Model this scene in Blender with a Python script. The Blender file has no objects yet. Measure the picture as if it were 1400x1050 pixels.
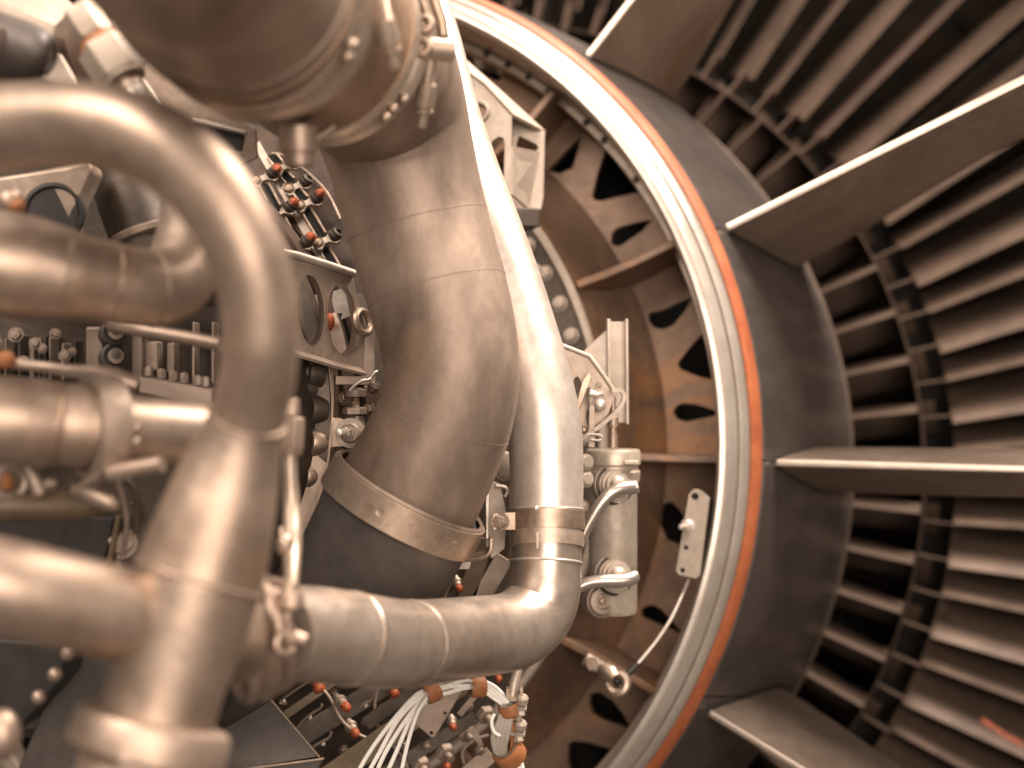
import bpy, bmesh, math, random
from mathutils import Vector, Matrix, Quaternion
from mathutils.geometry import tessellate_polygon

random.seed(7)
S = bpy.context.scene
COL = S.collection

# ------------------------------------------------------------------ camera, world, lamps, exposure
CAM = Vector((0.0, 0.0, 1.5))
FPX = 1944.0                                   # focal length in photograph pixels (1400 wide)
cd = bpy.data.cameras.new('camera')
cam = bpy.data.objects.new('camera', cd)
COL.objects.link(cam)
cam.location = CAM
cam.rotation_euler = (math.radians(90), 0, 0)
cd.sensor_width = 36.0
cd.lens = 36.0 * FPX / 1400.0
cd.clip_start, cd.clip_end = 0.02, 60.0
cd.dof.use_dof = True
cd.dof.focus_distance = 1.24
cd.dof.aperture_fstop = 3.1
S.camera = cam

W = bpy.data.worlds.new('World')
S.world = W
W.use_nodes = True
bg = W.node_tree.nodes['Background']
bg.inputs['Color'].default_value = (1.0, 0.83, 0.70, 1)
bg.inputs['Strength'].default_value = 0.19

S.view_settings.view_transform = 'Standard'
S.view_settings.look = 'None'
S.view_settings.exposure = 0.0
S.view_settings.gamma = 1.0
try:
    S.cycles.use_denoising = True
    S.cycles.max_bounces = 8
    S.cycles.sample_clamp_indirect = 6.0
    S.cycles.caustics_reflective = False
    S.cycles.caustics_refractive = False
except Exception:
    pass

def lamp(name, loc, aim, power, sx, sy, color=(1.0, 0.88, 0.785)):
    l = bpy.data.lights.new(name, 'AREA')
    l.shape = 'RECTANGLE'
    l.size, l.size_y = sx, sy
    l.energy = power
    l.color = color
    o = bpy.data.objects.new(name, l)
    COL.objects.link(o)
    o.location = loc
    o.rotation_euler = (Vector(aim) - Vector(loc)).to_track_quat('-Z', 'Y').to_euler()
    return o

lamp('hall_ceiling_lamp', (1.0, 1.45, 3.6), (0.1, 1.4, 1.5), 190, 1.6, 1.2)
lamp('hall_ceiling_lamp', (-1.2, -0.5, 3.4), (-0.1, 1.1, 1.5), 92, 1.6, 1.3)
lamp('hall_side_lamp', (0.5, -1.6, 1.95), (-0.1, 1.1, 1.45), 80, 1.8, 1.4)

# ------------------------------------------------------------------ maths
def P(x, y, z):
    """point of the place seen at pixel (x, y) of the photograph, z metres away"""
    return Vector(((x - 700) * z / FPX, z, 1.5 - (y - 525) * z / FPX))
def px(n, z):
    return n * z / FPX

# engine frame, from a least-squares fit of the ring circles
EC = Vector((-0.30056, 1.73089, 1.5 - 0.07763))
EA = Vector((0.29516642, 0.95131804, -0.08871738))     # axis, forward
EU = Vector((0.95508409, -0.29633491, 0.0))            # radial at 0 degrees
EW = Vector((0.02629006, 0.08473256, 0.99605684))      # radial at 90 degrees
def E(s, r, deg, t=0.0):
    a = math.radians(deg)
    rad = EU * math.cos(a) + EW * math.sin(a)
    tan = EW * math.cos(a) - EU * math.sin(a)
    return EC + EA * s + rad * r + tan * t
def on_plane(x, y, s):
    d = Vector(((x - 700) / FPX, 1.0, -(y - 525) / FPX))
    t = EA.dot(EC + EA * s - CAM) / EA.dot(d)
    return CAM + d * t
def frame_of(axis):
    z = axis.normalized()
    x = Vector((0, 0, 1)).cross(z)
    if x.length < 1e-4:
        x = Vector((1, 0, 0))
    x.normalize()
    return x, z.cross(x), z
def spline(pts, n=10):
    """Catmull-Rom through tuples of floats"""
    out = []
    m = len(pts)
    for i in range(m - 1):
        p0, p1, p2, p3 = pts[max(i - 1, 0)], pts[i], pts[i + 1], pts[min(i + 2, m - 1)]
        for k in range(n):
            t = k / n
            out.append(tuple(0.5 * (2 * b + (c - a) * t + (2 * a - 5 * b + 4 * c - d) * t * t + (3 * b - a - 3 * c + d) * t ** 3)
                             for a, b, c, d in zip(p0, p1, p2, p3)))
    out.append(tuple(pts[-1]))
    return out
def pix_path(pts, n=10):
    """(x, y, depth, radius in pixels) -> points and radii in metres"""
    sp = spline(pts, n)
    return [P(a, b, c) for a, b, c, d in sp], [px(d, c) for a, b, c, d in sp]

# ------------------------------------------------------------------ mesh builder
class MB:
    def __init__(self):
        self.v, self.f = [], []
    def add(self, vs, fs):
        o = len(self.v)
        self.v += [Vector(q) for q in vs]
        self.f += [tuple(i + o for i in q) for q in fs]
        return self
    def tube(self, pts, rad, n=32, caps=True, wall=0.0):
        if not isinstance(rad, (list, tuple)):
            rad = [rad] * len(pts)
        m = len(pts)
        tans = [(pts[min(i + 1, m - 1)] - pts[max(i - 1, 0)]).normalized() for i in range(m)]
        nx, _, _ = frame_of(tans[0])
        vs, fs = [], []
        for i in range(m):
            nx = (nx - tans[i] * nx.dot(tans[i])).normalized()
            ny = tans[i].cross(nx)
            for k in range(n):
                a = 2 * math.pi * k / n
                vs.append(pts[i] + (nx * math.cos(a) + ny * math.sin(a)) * rad[i])
        for i in range(m - 1):
            for k in range(n):
                k2 = (k + 1) % n
                fs.append((i * n + k, i * n + k2, (i + 1) * n + k2, (i + 1) * n + k))
        if caps:
            fs.append(tuple(range(n))[::-1])
            fs.append(tuple((m - 1) * n + k for k in range(n)))
        return self.add(vs, fs)
    def lathe(self, org, axis, prof, n=32, a0=0.0, a1=360.0, ux=None, caps=False):
        """prof: (height along axis, radius)"""
        if ux is None:
            x, y, z = frame_of(axis)
        else:
            z = axis.normalized(); x = ux; y = z.cross(x)
        full = abs(a1 - a0 - 360) < 1e-6
        cnt = n if full else n + 1
        vs, fs = [], []
        for h, r in prof:
            for k in range(cnt):
                a = math.radians(a0 + (a1 - a0) * k / n)
                vs.append(org + z * h + (x * math.cos(a) + y * math.sin(a)) * r)
        m = len(prof)
        for i in range(m - 1):
            for k in range(n):
                k2 = (k + 1) % cnt
                fs.append((i * cnt + k, i * cnt + k2, (i + 1) * cnt + k2, (i + 1) * cnt + k))
        if caps:
            fs.append(tuple(range(cnt))); fs.append(tuple((m - 1) * cnt + k for k in range(cnt)))
        return self.add(vs, fs)
    def rev(self, prof, n=192, a0=0.0, a1=360.0):
        """revolve (s, r) about the engine axis; angle measured like E()"""
        full = abs(a1 - a0 - 360) < 1e-6
        cnt = n if full else n + 1
        vs, fs = [], []
        for s, r in prof:
            for k in range(cnt):
                vs.append(E(s, r, a0 + (a1 - a0) * k / n))
        for i in range(len(prof) - 1):
            for k in range(n):
                k2 = (k + 1) % cnt
                fs.append((i * cnt + k, i * cnt + k2, (i + 1) * cnt + k2, (i + 1) * cnt + k))
        return self.add(vs, fs)
    def box(self, c, ax, ay, az, hx, hy, hz):
        vs = [c + ax * (hx * i) + ay * (hy * j) + az * (hz * k) for i in (-1, 1) for j in (-1, 1) for k in (-1, 1)]
        return self.add(vs, [(0, 1, 3, 2), (4, 6, 7, 5), (0, 4, 5, 1), (2, 3, 7, 6), (0, 2, 6, 4), (1, 5, 7, 3)])
    def prism(self, outer, depth, holes=()):
        """outer / holes: coplanar world points; pushed by the vector depth"""
        loops = [list(outer)] + [list(h) for h in holes]
        flat = [q for l in loops for q in l]
        tri = tessellate_polygon(loops)
        n = len(flat)
        fs = [tuple(t) for t in tri] + [tuple(i + n for i in t)[::-1] for t in tri]
        o = 0
        for l in loops:
            k = len(l)
            for i in range(k):
                j = (i + 1) % k
                fs.append((o + i, o + j, o + j + n, o + i + n))
            o += k
        return self.add(flat + [q + depth for q in flat], fs)
    def ribbon(self, pts, wdir, width, thick):
        """flat strap along pts; wdir = list of width directions or one"""
        m = len(pts)
        vs, fs = [], []
        for i in range(m):
            t = (pts[min(i + 1, m - 1)] - pts[max(i - 1, 0)]).normalized()
            w = wdir[i] if isinstance(wdir, list) else wdir
            w = (w - t * w.dot(t)).normalized()
            nn = t.cross(w)
            for a, b in ((-1, -1), (1, -1), (1, 1), (-1, 1)):
                vs.append(pts[i] + w * (a * width / 2) + nn * (b * thick / 2))
        for i in range(m - 1):
            for k in range(4):
                k2 = (k + 1) % 4
                fs.append((i * 4 + k, i * 4 + k2, i * 4 + 4 + k2, i * 4 + 4 + k))
        fs += [(3, 2, 1, 0), tuple((m - 1) * 4 + k for k in range(4))]
        return self.add(vs, fs)
    def ring(self, c, axis, R, r, n=40, k=8, sq=1.0):
        prof = [(math.sin(2 * math.pi * i / k) * r * sq, R + math.cos(2 * math.pi * i / k) * r) for i in range(k + 1)]
        return self.lathe(c, axis, prof, n)
    def hexa(self, c, axis, r, h, ang=0.0, chamfer=0.15):
        x, y, z = frame_of(axis)
        prof = [(0, r), (h * (1 - chamfer), r), (h, r * (1 - chamfer))]
        vs, fs = [], []
        for hh, rr in prof:
            for k in range(6):
                a = math.radians(60 * k + ang)
                vs.append(c + z * hh + (x * math.cos(a) + y * math.sin(a)) * rr)
        for i in range(2):
            for k in range(6):
                fs.append((i * 6 + k, i * 6 + (k + 1) % 6, i * 6 + 6 + (k + 1) % 6, i * 6 + 6 + k))
        fs += [tuple(range(6))[::-1], tuple(12 + k for k in range(6))]
        return self.add(vs, fs)
    def ball(self, c, r, n=16, sc=(1, 1, 1)):
        prof = [(-math.cos(math.pi * i / 8) * r * sc[2], max(math.sin(math.pi * i / 8) * r * sc[0], 1e-5)) for i in range(9)]
        return self.lathe(c, Vector((0, 0, 1)), prof, n)
    def mesh(self, name, mat, org, sharp=38, merge=True):
        bm = bmesh.new()
        vv = [bm.verts.new(q - org) for q in self.v]
        for f in self.f:
            try:
                bm.faces.new([vv[i] for i in f])
            except ValueError:
                pass
        if merge:
            bmesh.ops.remove_doubles(bm, verts=bm.verts, dist=1e-6)
        bmesh.ops.recalc_face_normals(bm, faces=bm.faces)
        for f in bm.faces:
            f.smooth = True
        me = bpy.data.meshes.new(name)
        bm.to_mesh(me); bm.free()
        me.materials.append(mat)
        me.set_sharp_from_angle(angle=math.radians(sharp))
        return me

WL = {}                                         # world location of each object built
def tag(o, label, cat, group=None, kind=None):
    if label: o['label'] = label
    if cat: o['category'] = cat
    if group: o['group'] = group
    if kind: o['kind'] = kind
    return o
def thing(name, label, cat, loc, group=None):
    o = bpy.data.objects.new(name, None)
    COL.objects.link(o)
    o.location = loc
    o.empty_display_size = 0.02
    WL[o.name] = Vector(loc)
    return tag(o, label, cat, group)
def part(name, mb, mat, parent, label=None, bevel=0.0, sharp=38, kind=None, org=None):
    if org is None:
        lo = Vector([min(q[i] for q in mb.v) for i in range(3)])
        hi = Vector([max(q[i] for q in mb.v) for i in range(3)])
        org = (lo + hi) / 2
    o = bpy.data.objects.new(name, mb.mesh(name, mat, org, sharp))
    COL.objects.link(o)
    base = WL[parent.name] if parent else Vector()
    o.parent = parent
    o.location = org - base
    WL[o.name] = org
    if label: o['label'] = label
    if kind: o['kind'] = kind
    if bevel:
        b = o.modifiers.new('bevel', 'BEVEL')
        b.width = bevel; b.segments = 2; b.limit_method = 'ANGLE'; b.angle_limit = math.radians(40)
        b.harden_normals = True
    return o
def solo(name, mb, mat, label, cat, group=None, bevel=0.0, sharp=38):
    return tag(part(name, mb, mat, None, None, bevel, sharp), label, cat, group)
BOLT = {}
def bolt(parent, pos, axis, r, mat, name='bolt', h=0.7, spin=None):
    """hex head on a washer, shared mesh"""
    key = (mat.name, h)
    if key not in BOLT:
        m = MB()
        m.lathe(Vector(), Vector((0, 0, 1)), [(0, 0.01), (0, 1.28), (0.18, 1.28), (0.18, 0.5)], 20)
        m.hexa(Vector((0, 0, 0.18)), Vector((0, 0, 1)), 1.0, h)
        m.lathe(Vector((0, 0, 0.18 + h)), Vector((0, 0, 1)), [(-0.02, 0.5), (0.12, 0.46), (0.16, 0.01)], 12)
        BOLT[key] = m.mesh('bolt', mat, Vector())
    o = bpy.data.objects.new(name, BOLT[key])
    COL.objects.link(o)
    o.parent = parent
    o.location = pos - (WL[parent.name] if parent else Vector())
    o.rotation_mode = 'QUATERNION'
    q = axis.to_track_quat('Z', 'Y')
    o.rotation_quaternion = q @ Quaternion((0, 0, 1), random.random() * 6 if spin is None else spin)
    o.scale = (r, r, r)
    WL[o.name] = Vector(pos)
    return o

# ------------------------------------------------------------------ materials
def metal(name, a, b, rough=(0.3, 0.5), met=0.9, scale=9.0, c=None, cs=3.0, bump=0.12, bscale=160.0, stretch=None, spec=0.5, cut=0.58, fine=0.25):
    m = bpy.data.materials.new(name)
    m.use_nodes = True
    nt = m.node_tree
    N, L = nt.nodes, nt.links
    bs = N['Principled BSDF']
    tc = N.new('ShaderNodeTexCoord')
    mp = N.new('ShaderNodeMapping')
    if stretch: mp.inputs['Scale'].default_value = stretch
    L.new(tc.outputs['Object'], mp.inputs['Vector'])
    def noise(sc, det=6, ro=0.6, dist=0.0):
        n = N.new('ShaderNodeTexNoise')
        n.inputs['Scale'].default_value = sc
        n.inputs['Detail'].default_value = det
        n.inputs['Roughness'].default_value = ro
        n.inputs['Distortion'].default_value = dist
        L.new(mp.outputs['Vector'], n.inputs['Vector'])
        return n
    def ramp(src, p0, p1):
        r = N.new('ShaderNodeMapRange')
        r.inputs['From Min'].default_value = p0
        r.inputs['From Max'].default_value = p1
        L.new(src, r.inputs['Value'])
        return r.outputs['Result']
    def mix(f, x, y):
        k = N.new('ShaderNodeMix'); k.data_type = 'RGBA'
        L.new(f, k.inputs['Factor'])
        for v, i in ((x, 6), (y, 7)):
            if isinstance(v, tuple): k.inputs[i].default_value = (*v, 1)
            else: L.new(v, k.inputs[i])
        return k.outputs[2]
    n1 = noise(scale, 8, 0.62, 0.6)
    colr = mix(ramp(n1.outputs['Fac'], 0.36, 0.64), a, b)
    if c is not None:
        n2 = noise(cs, 5, 0.6, 1.2)
        colr = mix(ramp(n2.outputs['Fac'], cut, cut + 0.16), colr, c)
    n3 = noise(scale * 9, 4, 0.7)
    dk = N.new('ShaderNodeMix'); dk.data_type = 'RGBA'; dk.blend_type = 'MULTIPLY'
    dk.inputs['Factor'].default_value = fine
    L.new(colr, dk.inputs[6])
    g = N.new('ShaderNodeMapRange')
    g.inputs['From Min'].default_value = 0.3; g.inputs['From Max'].default_value = 0.6
    g.inputs['To Min'].default_value = 0.25
    L.new(n3.outputs['Fac'], g.inputs['Value'])
    L.new(g.outputs['Result'], dk.inputs[7])
    L.new(dk.outputs[2], bs.inputs['Base Color'])
    rr = N.new('ShaderNodeMapRange')
    rr.inputs['From Min'].default_value = 0.3; rr.inputs['From Max'].default_value = 0.7
    rr.inputs['To Min'].default_value = rough[0]; rr.inputs['To Max'].default_value = rough[1]
    n4 = noise(scale * 2.3, 6, 0.65)
    L.new(n4.outputs['Fac'], rr.inputs['Value'])
    L.new(rr.outputs['Result'], bs.inputs['Roughness'])
    bs.inputs['Metallic'].default_value = met
    bs.inputs['Specular IOR Level'].default_value = spec
    if bump:
        n5 = noise(bscale, 3, 0.6)
        ad = N.new('ShaderNodeMath'); ad.operation = 'ADD'
        L.new(n5.outputs['Fac'], ad.inputs[0]); L.new(n1.outputs['Fac'], ad.inputs[1])
        bp = N.new('ShaderNodeBump')
        bp.inputs['Strength'].default_value = bump
        bp.inputs['Distance'].default_value = 0.002
        L.new(ad.outputs[0], bp.inputs['Height'])
        L.new(bp.outputs['Normal'], bs.inputs['Normal'])
    return m

M = {}
M['duct'] = metal('duct_steel', (.47, .35, .27), (.20, .14, .104), (.46, .62), .64, 7, (.40, .25, .15), 6, .14, stretch=(1, 1, .5))
M['collar'] = metal('collar_steel', (.46, .31, .21), (.27, .17, .11), (.36, .52), .7, 12, (.38, .17, .06), 7, .10)
M['ridge'] = metal('ridge_steel', (.62, .48, .37), (.48, .36, .27), (.34, .48), .7, 16, None, 3, .08)
M['sleeve'] = metal('dark_sleeve', (.080, .066, .058), (.12, .094, .078), (.42, .6), .3, 9, None, 3, .15)
M['bright'] = metal('bright_lit_steel', (.82, .71, .61), (.74, .62, .52), (.30, .44), .62, 10, (.52, .40, .31), 7, .07, 220, cut=.64)
M['satin'] = metal('satin_steel', (.68, .555, .455), (.53, .41, .32), (.26, .40), .78, 9, (.30, .21, .15), 6, .08, 220, cut=.60)
M['chrome'] = metal('polished_tube', (.66, .56, .48), (.58, .48, .40), (.26, .38), .85, 14, None, 3, .03, fine=.15)
M['tube'] = metal('tube_steel', (.53, .40, .31), (.36, .255, .188), (.38, .54), .80, 8, (.46, .27, .14), 6, .10)
M['band'] = metal('band_steel', (.50, .38, .29), (.40, .29, .21), (.36, .5), .85, 18, None, 3, .10)
M['cast'] = metal('cast_alloy', (.55, .44, .35), (.46, .36, .28), (.45, .6), .4, 16, None, 3, .15)
M['plate'] = metal('plate_steel', (.46, .35, .27), (.34, .25, .19), (.42, .58), .6, 18, (.22, .14, .09), 9, .12)
M['brown'] = metal('frame_brown', (.275, .165, .105), (.155, .095, .064), (.42, .6), .35, 8, (.38, .18, .075), 6, .18, cut=.49)
M['ring'] = metal('ring_white', (.62, .54, .46), (.50, .42, .35), (.26, .42), .6, 10, None, 3, .05, fine=.12)
M['groove'] = metal('ring_groove', (.26, .18, .12), (.2, .14, .1), (.5, .6), .3, 12)
M['orange'] = metal('orange_seal', (.46, .130, .048), (.34, .088, .032), (.5, .65), 0, 22, (.34, .085, .03), 14, .2)
M['hub'] = metal('hub_dark', (.145, .118, .102), (.098, .081, .072), (.27, .38), .45, 6, None, 5, .10, stretch=(1, 1, 2.5))
M['strut'] = metal('strut_grey', (.32, .24, .185), (.22, .16, .12), (.38, .55), .55, 9, (.25, .14, .08), 5, .14)
M['edge'] = metal('strut_edge', (.56, .46, .38), (.46, .37, .30), (.28, .4), .8, 8, None, 3, .04, fine=.1)
M['vane'] = metal('vane_tan', (.175, .115, .082), (.105, .071, .052), (.45, .6), .35, 6, None, 3, .08)
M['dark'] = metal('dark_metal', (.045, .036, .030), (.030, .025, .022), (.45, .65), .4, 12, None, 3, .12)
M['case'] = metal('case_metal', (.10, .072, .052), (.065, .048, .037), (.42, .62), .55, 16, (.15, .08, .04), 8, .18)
M['rust'] = metal('rusty_casing', (.085, .044, .024), (.042, .024, .014), (.5, .65), .2, 30, None, 3, .25)
M['cap'] = metal('orange_cap', (.54, .115, .028), (.32, .062, .016), (.45, .6), 0, 70, None, 3, .4, fine=.6)
M['void'] = metal('recess_shade', (.012, .010, .009), (.008, .007, .006), (.6, .8), 0, 12, None, 3, .05, spec=.15)  # near-black colour that stands for shade in slots and the ring gap
M['wire'] = metal('white_wire', (.96, .89, .80), (.93, .85, .75), (.4, .5), 0, 40, None, 3, .05, fine=.15)
M['rubber'] = metal('clamp_rubber', (.42, .16, .055), (.33, .12, .04), (.5, .65), 0, 40, None, 3, .2)
M['olive'] = metal('olive_strap', (.17, .115, .066), (.12, .083, .05), (.45, .6), .4, 22, None, 3, .15)
M['tape'] = metal('grey_tape', (.46, .39, .32), (.36, .30, .24), (.5, .7), 0, 60, None, 3, .4)
M['filter'] = metal('pale_canister', (.60, .49, .39), (.48, .38, .29), (.35, .5), .45, 14, (.34, .25, .17), 8, .12)

# ------------------------------------------------------------------ front frame: ring, hub fairing, struts
PITCH = 360 / 14.0
STRUT0 = -0.5
ring = thing('splitter_ring', 'large polished white ring with an orange seal around the brown frame', 'ring', EC)
m = MB().rev([(.085, .5535), (-.030, .5560), (-.040, .5575), (-.0445, .5615), (-.0440, .5660), (-.0400, .5710), (-.0335, .5765), (-.0305, .5785)], 256)
part('rim', m, M['ring'], ring, org=EC)
m = MB().rev([(-.0428, .5676), (-.0432, .5684), (-.0418, .5694), (-.0412, .5690)], 256)
part('groove', m, M['cast'], ring, org=EC)
m = MB().rev([(-.0306, .5784), (-.0275, .5788), (-.0272, .5802), (-.0288, .5810)], 256)
part('groove', m, M['groove'], ring, org=EC)
m = MB().rev([(-.0290, .5808), (-.0275, .5835), (-.0232, .5868), (-.0195, .5885), (-.0185, .5880)], 256)
part('outer_rim', m, M['ring'], ring, org=EC)
m = MB().rev([(-.0184, .5876), (-.0175, .5895), (-.0155, .5905), (-.0150, .5898)], 256)
part('backing_strip', m, M['groove'], ring, org=EC)
m = MB().rev([(-.0152, .5893), (-.0165, .5918), (-.0130, .5950), (-.0040, .6000), (.0005, .6010), (.0010, .5985)], 256)
part('seal', m, M['orange'], ring, label='orange seal strip', org=EC)
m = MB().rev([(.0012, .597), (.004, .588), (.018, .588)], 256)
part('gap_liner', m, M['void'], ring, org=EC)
# flange with bolts seen under the rim
m = MB().rev([(.045, .5530), (.045, .5450), (.050, .5435), (.070, .5435)], 256)
part('inner_flange', m, M['cast'], ring, org=EC)
for k in range(16):
    a = 36 + 3.3 * k
    if k in (1, 4, 9): continue
    bolt(ring, E(.045, .5495, a), -EA, .0034, M['case'])

hub = thing('hub_fairing', 'dark curved fairing panels between the white ring and the fan', 'fairing', EC)
prof = [(.013, .596), (.016, .6015), (.06, .612), (.14, .6300), (.24, .6470), (.34, .6590), (.42, .6650), (.4559, .6664)]
for k in range(14):
    a = STRUT0 + PITCH * k
    if not (-90 < (a + 180) % 360 - 180 < 130): continue
    g = .10
    outer = prof
    m = MB().rev(outer + [(.4559, .660), (.42, .659), (.24, .641), (.06, .606), (.015, .590), (.013, .596)], 40, a + g, a + PITCH - g)
    part('panel', m, M['hub'], hub, org=EC)
m = MB().rev([(.452, .6665), (.4575, .6690), (.4610, .6690), (.4620, .6640), (.455, .655)], 256)
part('rim_lip', m, M['strut'], hub, org=EC)
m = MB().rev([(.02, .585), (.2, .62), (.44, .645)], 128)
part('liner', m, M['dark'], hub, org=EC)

def strut(deg, label, r1=1.55, foot=True):
    t = thing('radial_strut', label, 'strut', E(.03, .61, deg), 'struts radiating across the fan duct')
    # aerofoil in (s, t); the blunt trailing edge looks back at the viewer
    n = 14
    up, lo = [], []
    for i in range(n + 1):
        x = i / n
        th = .0034 + .028 * (math.sin(math.pi * min(x * .62 + .0, 1)) ** .9) * (1 - x ** 6)
        up.append((.045 + .36 * x, th)); lo.append((.045 + .36 * x, -th))
    sec = up + lo[::-1][1:-1] + [lo[0]]
    def rows(rs, secf):
        vs, fs = [], []
        for r in rs:
            q_ = max(0.0, min((r - .66) / .30, 1.0)); q_ = .93 - .38 * q_ * q_ * (3 - 2 * q_)
            for s, tt in secf(r):
                vs.append(E(.045 + (s - .045) * q_, r, deg, tt))
        k = len(sec)
        for i in range(len(rs) - 1):
            for j in range(k):
                j2 = (j + 1) % k
                fs.append((i * k + j, i * k + j2, (i + 1) * k + j2, (i + 1) * k + j))
        fs.append(tuple((len(rs) - 1) * k + j for j in range(k)))
        return vs, fs
    rs = [.60, .63, .66, .70, .75, .80, .86, .92, .98, 1.2, r1]
    m = MB(); m.add(*rows(rs, lambda r: sec))
    part('vane_body', m, M['strut'], t, sharp=30)
    def hubr(q):
        for (s0, r0), (s1, r1_) in zip(prof, prof[1:]):
            if s0 <= q <= s1: return r0 + (r1_ - r0) * (q - s0) / (s1 - s0)
        return prof[-1][1]
    m = MB(); vs, fs = [], []
    for s_, t_ in sec:
        k_ = 1.10 if abs(t_) > .004 else 1.6
        vs += [E(s_, hubr(s_) - .004, deg, t_ * k_), E(s_, hubr(s_) + .0035, deg, t_ * k_), E(s_, hubr(s_) + .0035, deg, t_ * .95)]
    for k_ in range(len(sec)):
        k2 = (k_ + 1) % len(sec)
        for b_ in (0, 1): fs.append((3 * k_ + b_, 3 * k2 + b_, 3 * k2 + b_ + 1, 3 * k_ + b_ + 1))
    part('root_fillet', m.add(vs, fs), M['dark'], t)  # dark fillet line around the strut root
    # trailing edge strip, paler than the strut body
    m = MB()
    vs, fs = [], []
    rr = [.612, .64, .70, .9, 1.2, r1]
    prof2 = [(.0465, .0040), (.0435, .0034), (.0428, .0), (.0435, -.0034), (.0465, -.0040)]
    for r in rr:
        for s, tt in prof2: vs.append(E(s, r, deg, tt))
    for i in range(len(rr) - 1):
        for j in range(4): fs.append((i * 5 + j, i * 5 + j + 1, i * 5 + j + 6, i * 5 + j + 5))
    m.add(vs, fs)
    part('trailing_edge', m, M['edge'], t, label='pale trailing edge')
    return t
strut(51.2, 'radial strut at the top, beside the white ring and crossing the upper photo edge')
strut(25.4, 'long diagonal strut with a bright edge, rising to the upper right')
strut(-.6, 'horizontal grey strut reaching the right edge from the dark hub')
strut(-28.0, 'radial strut slanting down at the bottom edge of the photo')

# ------------------------------------------------------------------ guide vanes
def vane_mesh(name, secs, mat, th):
    """secs: list of (r, [(s, t), ...]) camber lines; closed thin aerofoil"""
    m = MB(); vs, fs = [], []
    k = len(secs[0][1])
    for r, line in secs:
        ring_ = []
        for i, (s, t) in enumerate(line):
            x = i / (k - 1)
            w = th * (math.sin(math.pi * (0.08 + 0.84 * x)) * .8 + .2)
            ring_.append((s - w * .5, t + w))
        for i in range(k - 1, -1, -1):
            s, t = line[i]; x = i / (k - 1)
            w = th * (math.sin(math.pi * (0.08 + 0.84 * x)) * .8 + .2)
            ring_.append((s + w * .5, t - w))
        for s, t in ring_: vs.append(E(s, r, 0, t))
    q = 2 * k
    for i in range(len(secs) - 1):
        for j in range(q):
            fs.append((i * q + j, i * q + (j + 1) % q, (i + 1) * q + (j + 1) % q, (i + 1) * q + j))
    fs.append(tuple(range(q))); fs.append(tuple((len(secs) - 1) * q + j for j in range(q)))
    m.add(vs, fs)
    return m.mesh(name, mat, EC, 40)
def fan_out(parent, name, me, angs):
    for a in angs:
        o = bpy.data.objects.new(name, me)
        COL.objects.link(o)
        o.parent = parent
        o.rotation_mode = 'QUATERNION'
        # E() turns EU towards EW; EU x EW = -EA
        o.rotation_quaternion = Quaternion(-EA, math.radians(a))
        WL[o.name] = EC.copy()
NV = 92
angs = [360 / NV * i + 1.2 for i in range(-16, 28)]

ogv = thing('guide_vane_ring', 'ring of long tan outlet guide vanes fanning out at the right', 'vanes', EC)
def arc(r, s0, ch, st, camber):
    """camber line: starts at s0, turns from stagger st (deg) to st-camber"""
    pts = []; s, t = s0, 0.0; n = 7
    for i in range(n):
        pts.append((s, t))
        a = math.radians(st - camber * i / (n - 1))
        s += ch / (n - 1) * math.cos(a); t += ch / (n - 1) * math.sin(a)
    mid = pts[n // 2][1]
    return [(a_, b_ - mid) for a_, b_ in pts]
secs = [(r, arc(r, .715, .15, 42 - 10 * (r - .8), 26)) for r in (.803, .95, 1.1, 1.25, 1.358)]
fan_out(ogv, 'guide_vane', vane_mesh('guide_vane', secs, M['vane'], .0013), angs[::2])
secs = [(r, arc(r, .715, .15, 32 - 8 * (r - .8), 24)) for r in (.803, .95, 1.1, 1.25, 1.358)]
fan_out(ogv, 'guide_vane', vane_mesh('guide_vane', secs, M['vane'], .0013), angs[1::2])
# root blocks: thin ridge from the ring to each vane
m = MB()
m.box(E(.70, .782, 0, .020), EU, EW, EA, .024, .0009, .014)
me = m.mesh('root_ridge', M['vane'], EC)
fan_out(ogv, 'root_ridge', me, angs)
m = MB().rev([(.675, .7568), (.674, .7582), (.676, .7594), (.690, .7596), (.73, .7590)], 256)
part('inner_ring', m, M['vane'], ogv, org=EC)
m = MB().rev([(.72, .7590), (.82, .760), (.86, .803), (.90, .803)], 192)
part('platform', m, M['dark'], ogv, org=EC)  # coloured very dark so the vane roots read as a deep shaded gap

core = thing('core_vane_ring', 'inner row of narrow core vanes between the hub rim and the vane ring', 'vanes', EC)
secs = [(r, arc(r, .60 + .0 * r, .055, 20 + 60 * (r - .62), 30)) for r in (.60, .65, .70, .7555)]
me = vane_mesh('core_vane', secs, M['vane'], .0013)
fan_out(core, 'core_vane', me, [360 / 64 * i + 2.0 for i in range(-11, 20)])
secs = [(r, [(s, -t) for s, t in arc(r, .76, .07, 48, 20)]) for r in (.55, .62, .70, .78)]
me = vane_mesh('core_blade', secs, M['vane'], .0012)
fan_out(core, 'core_blade', me, [360 / 60 * i + 1.0 for i in range(-11, 19)])
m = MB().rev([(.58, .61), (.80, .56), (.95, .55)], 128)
part('inner_wall', m, M['dark'], core, org=EC)

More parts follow.
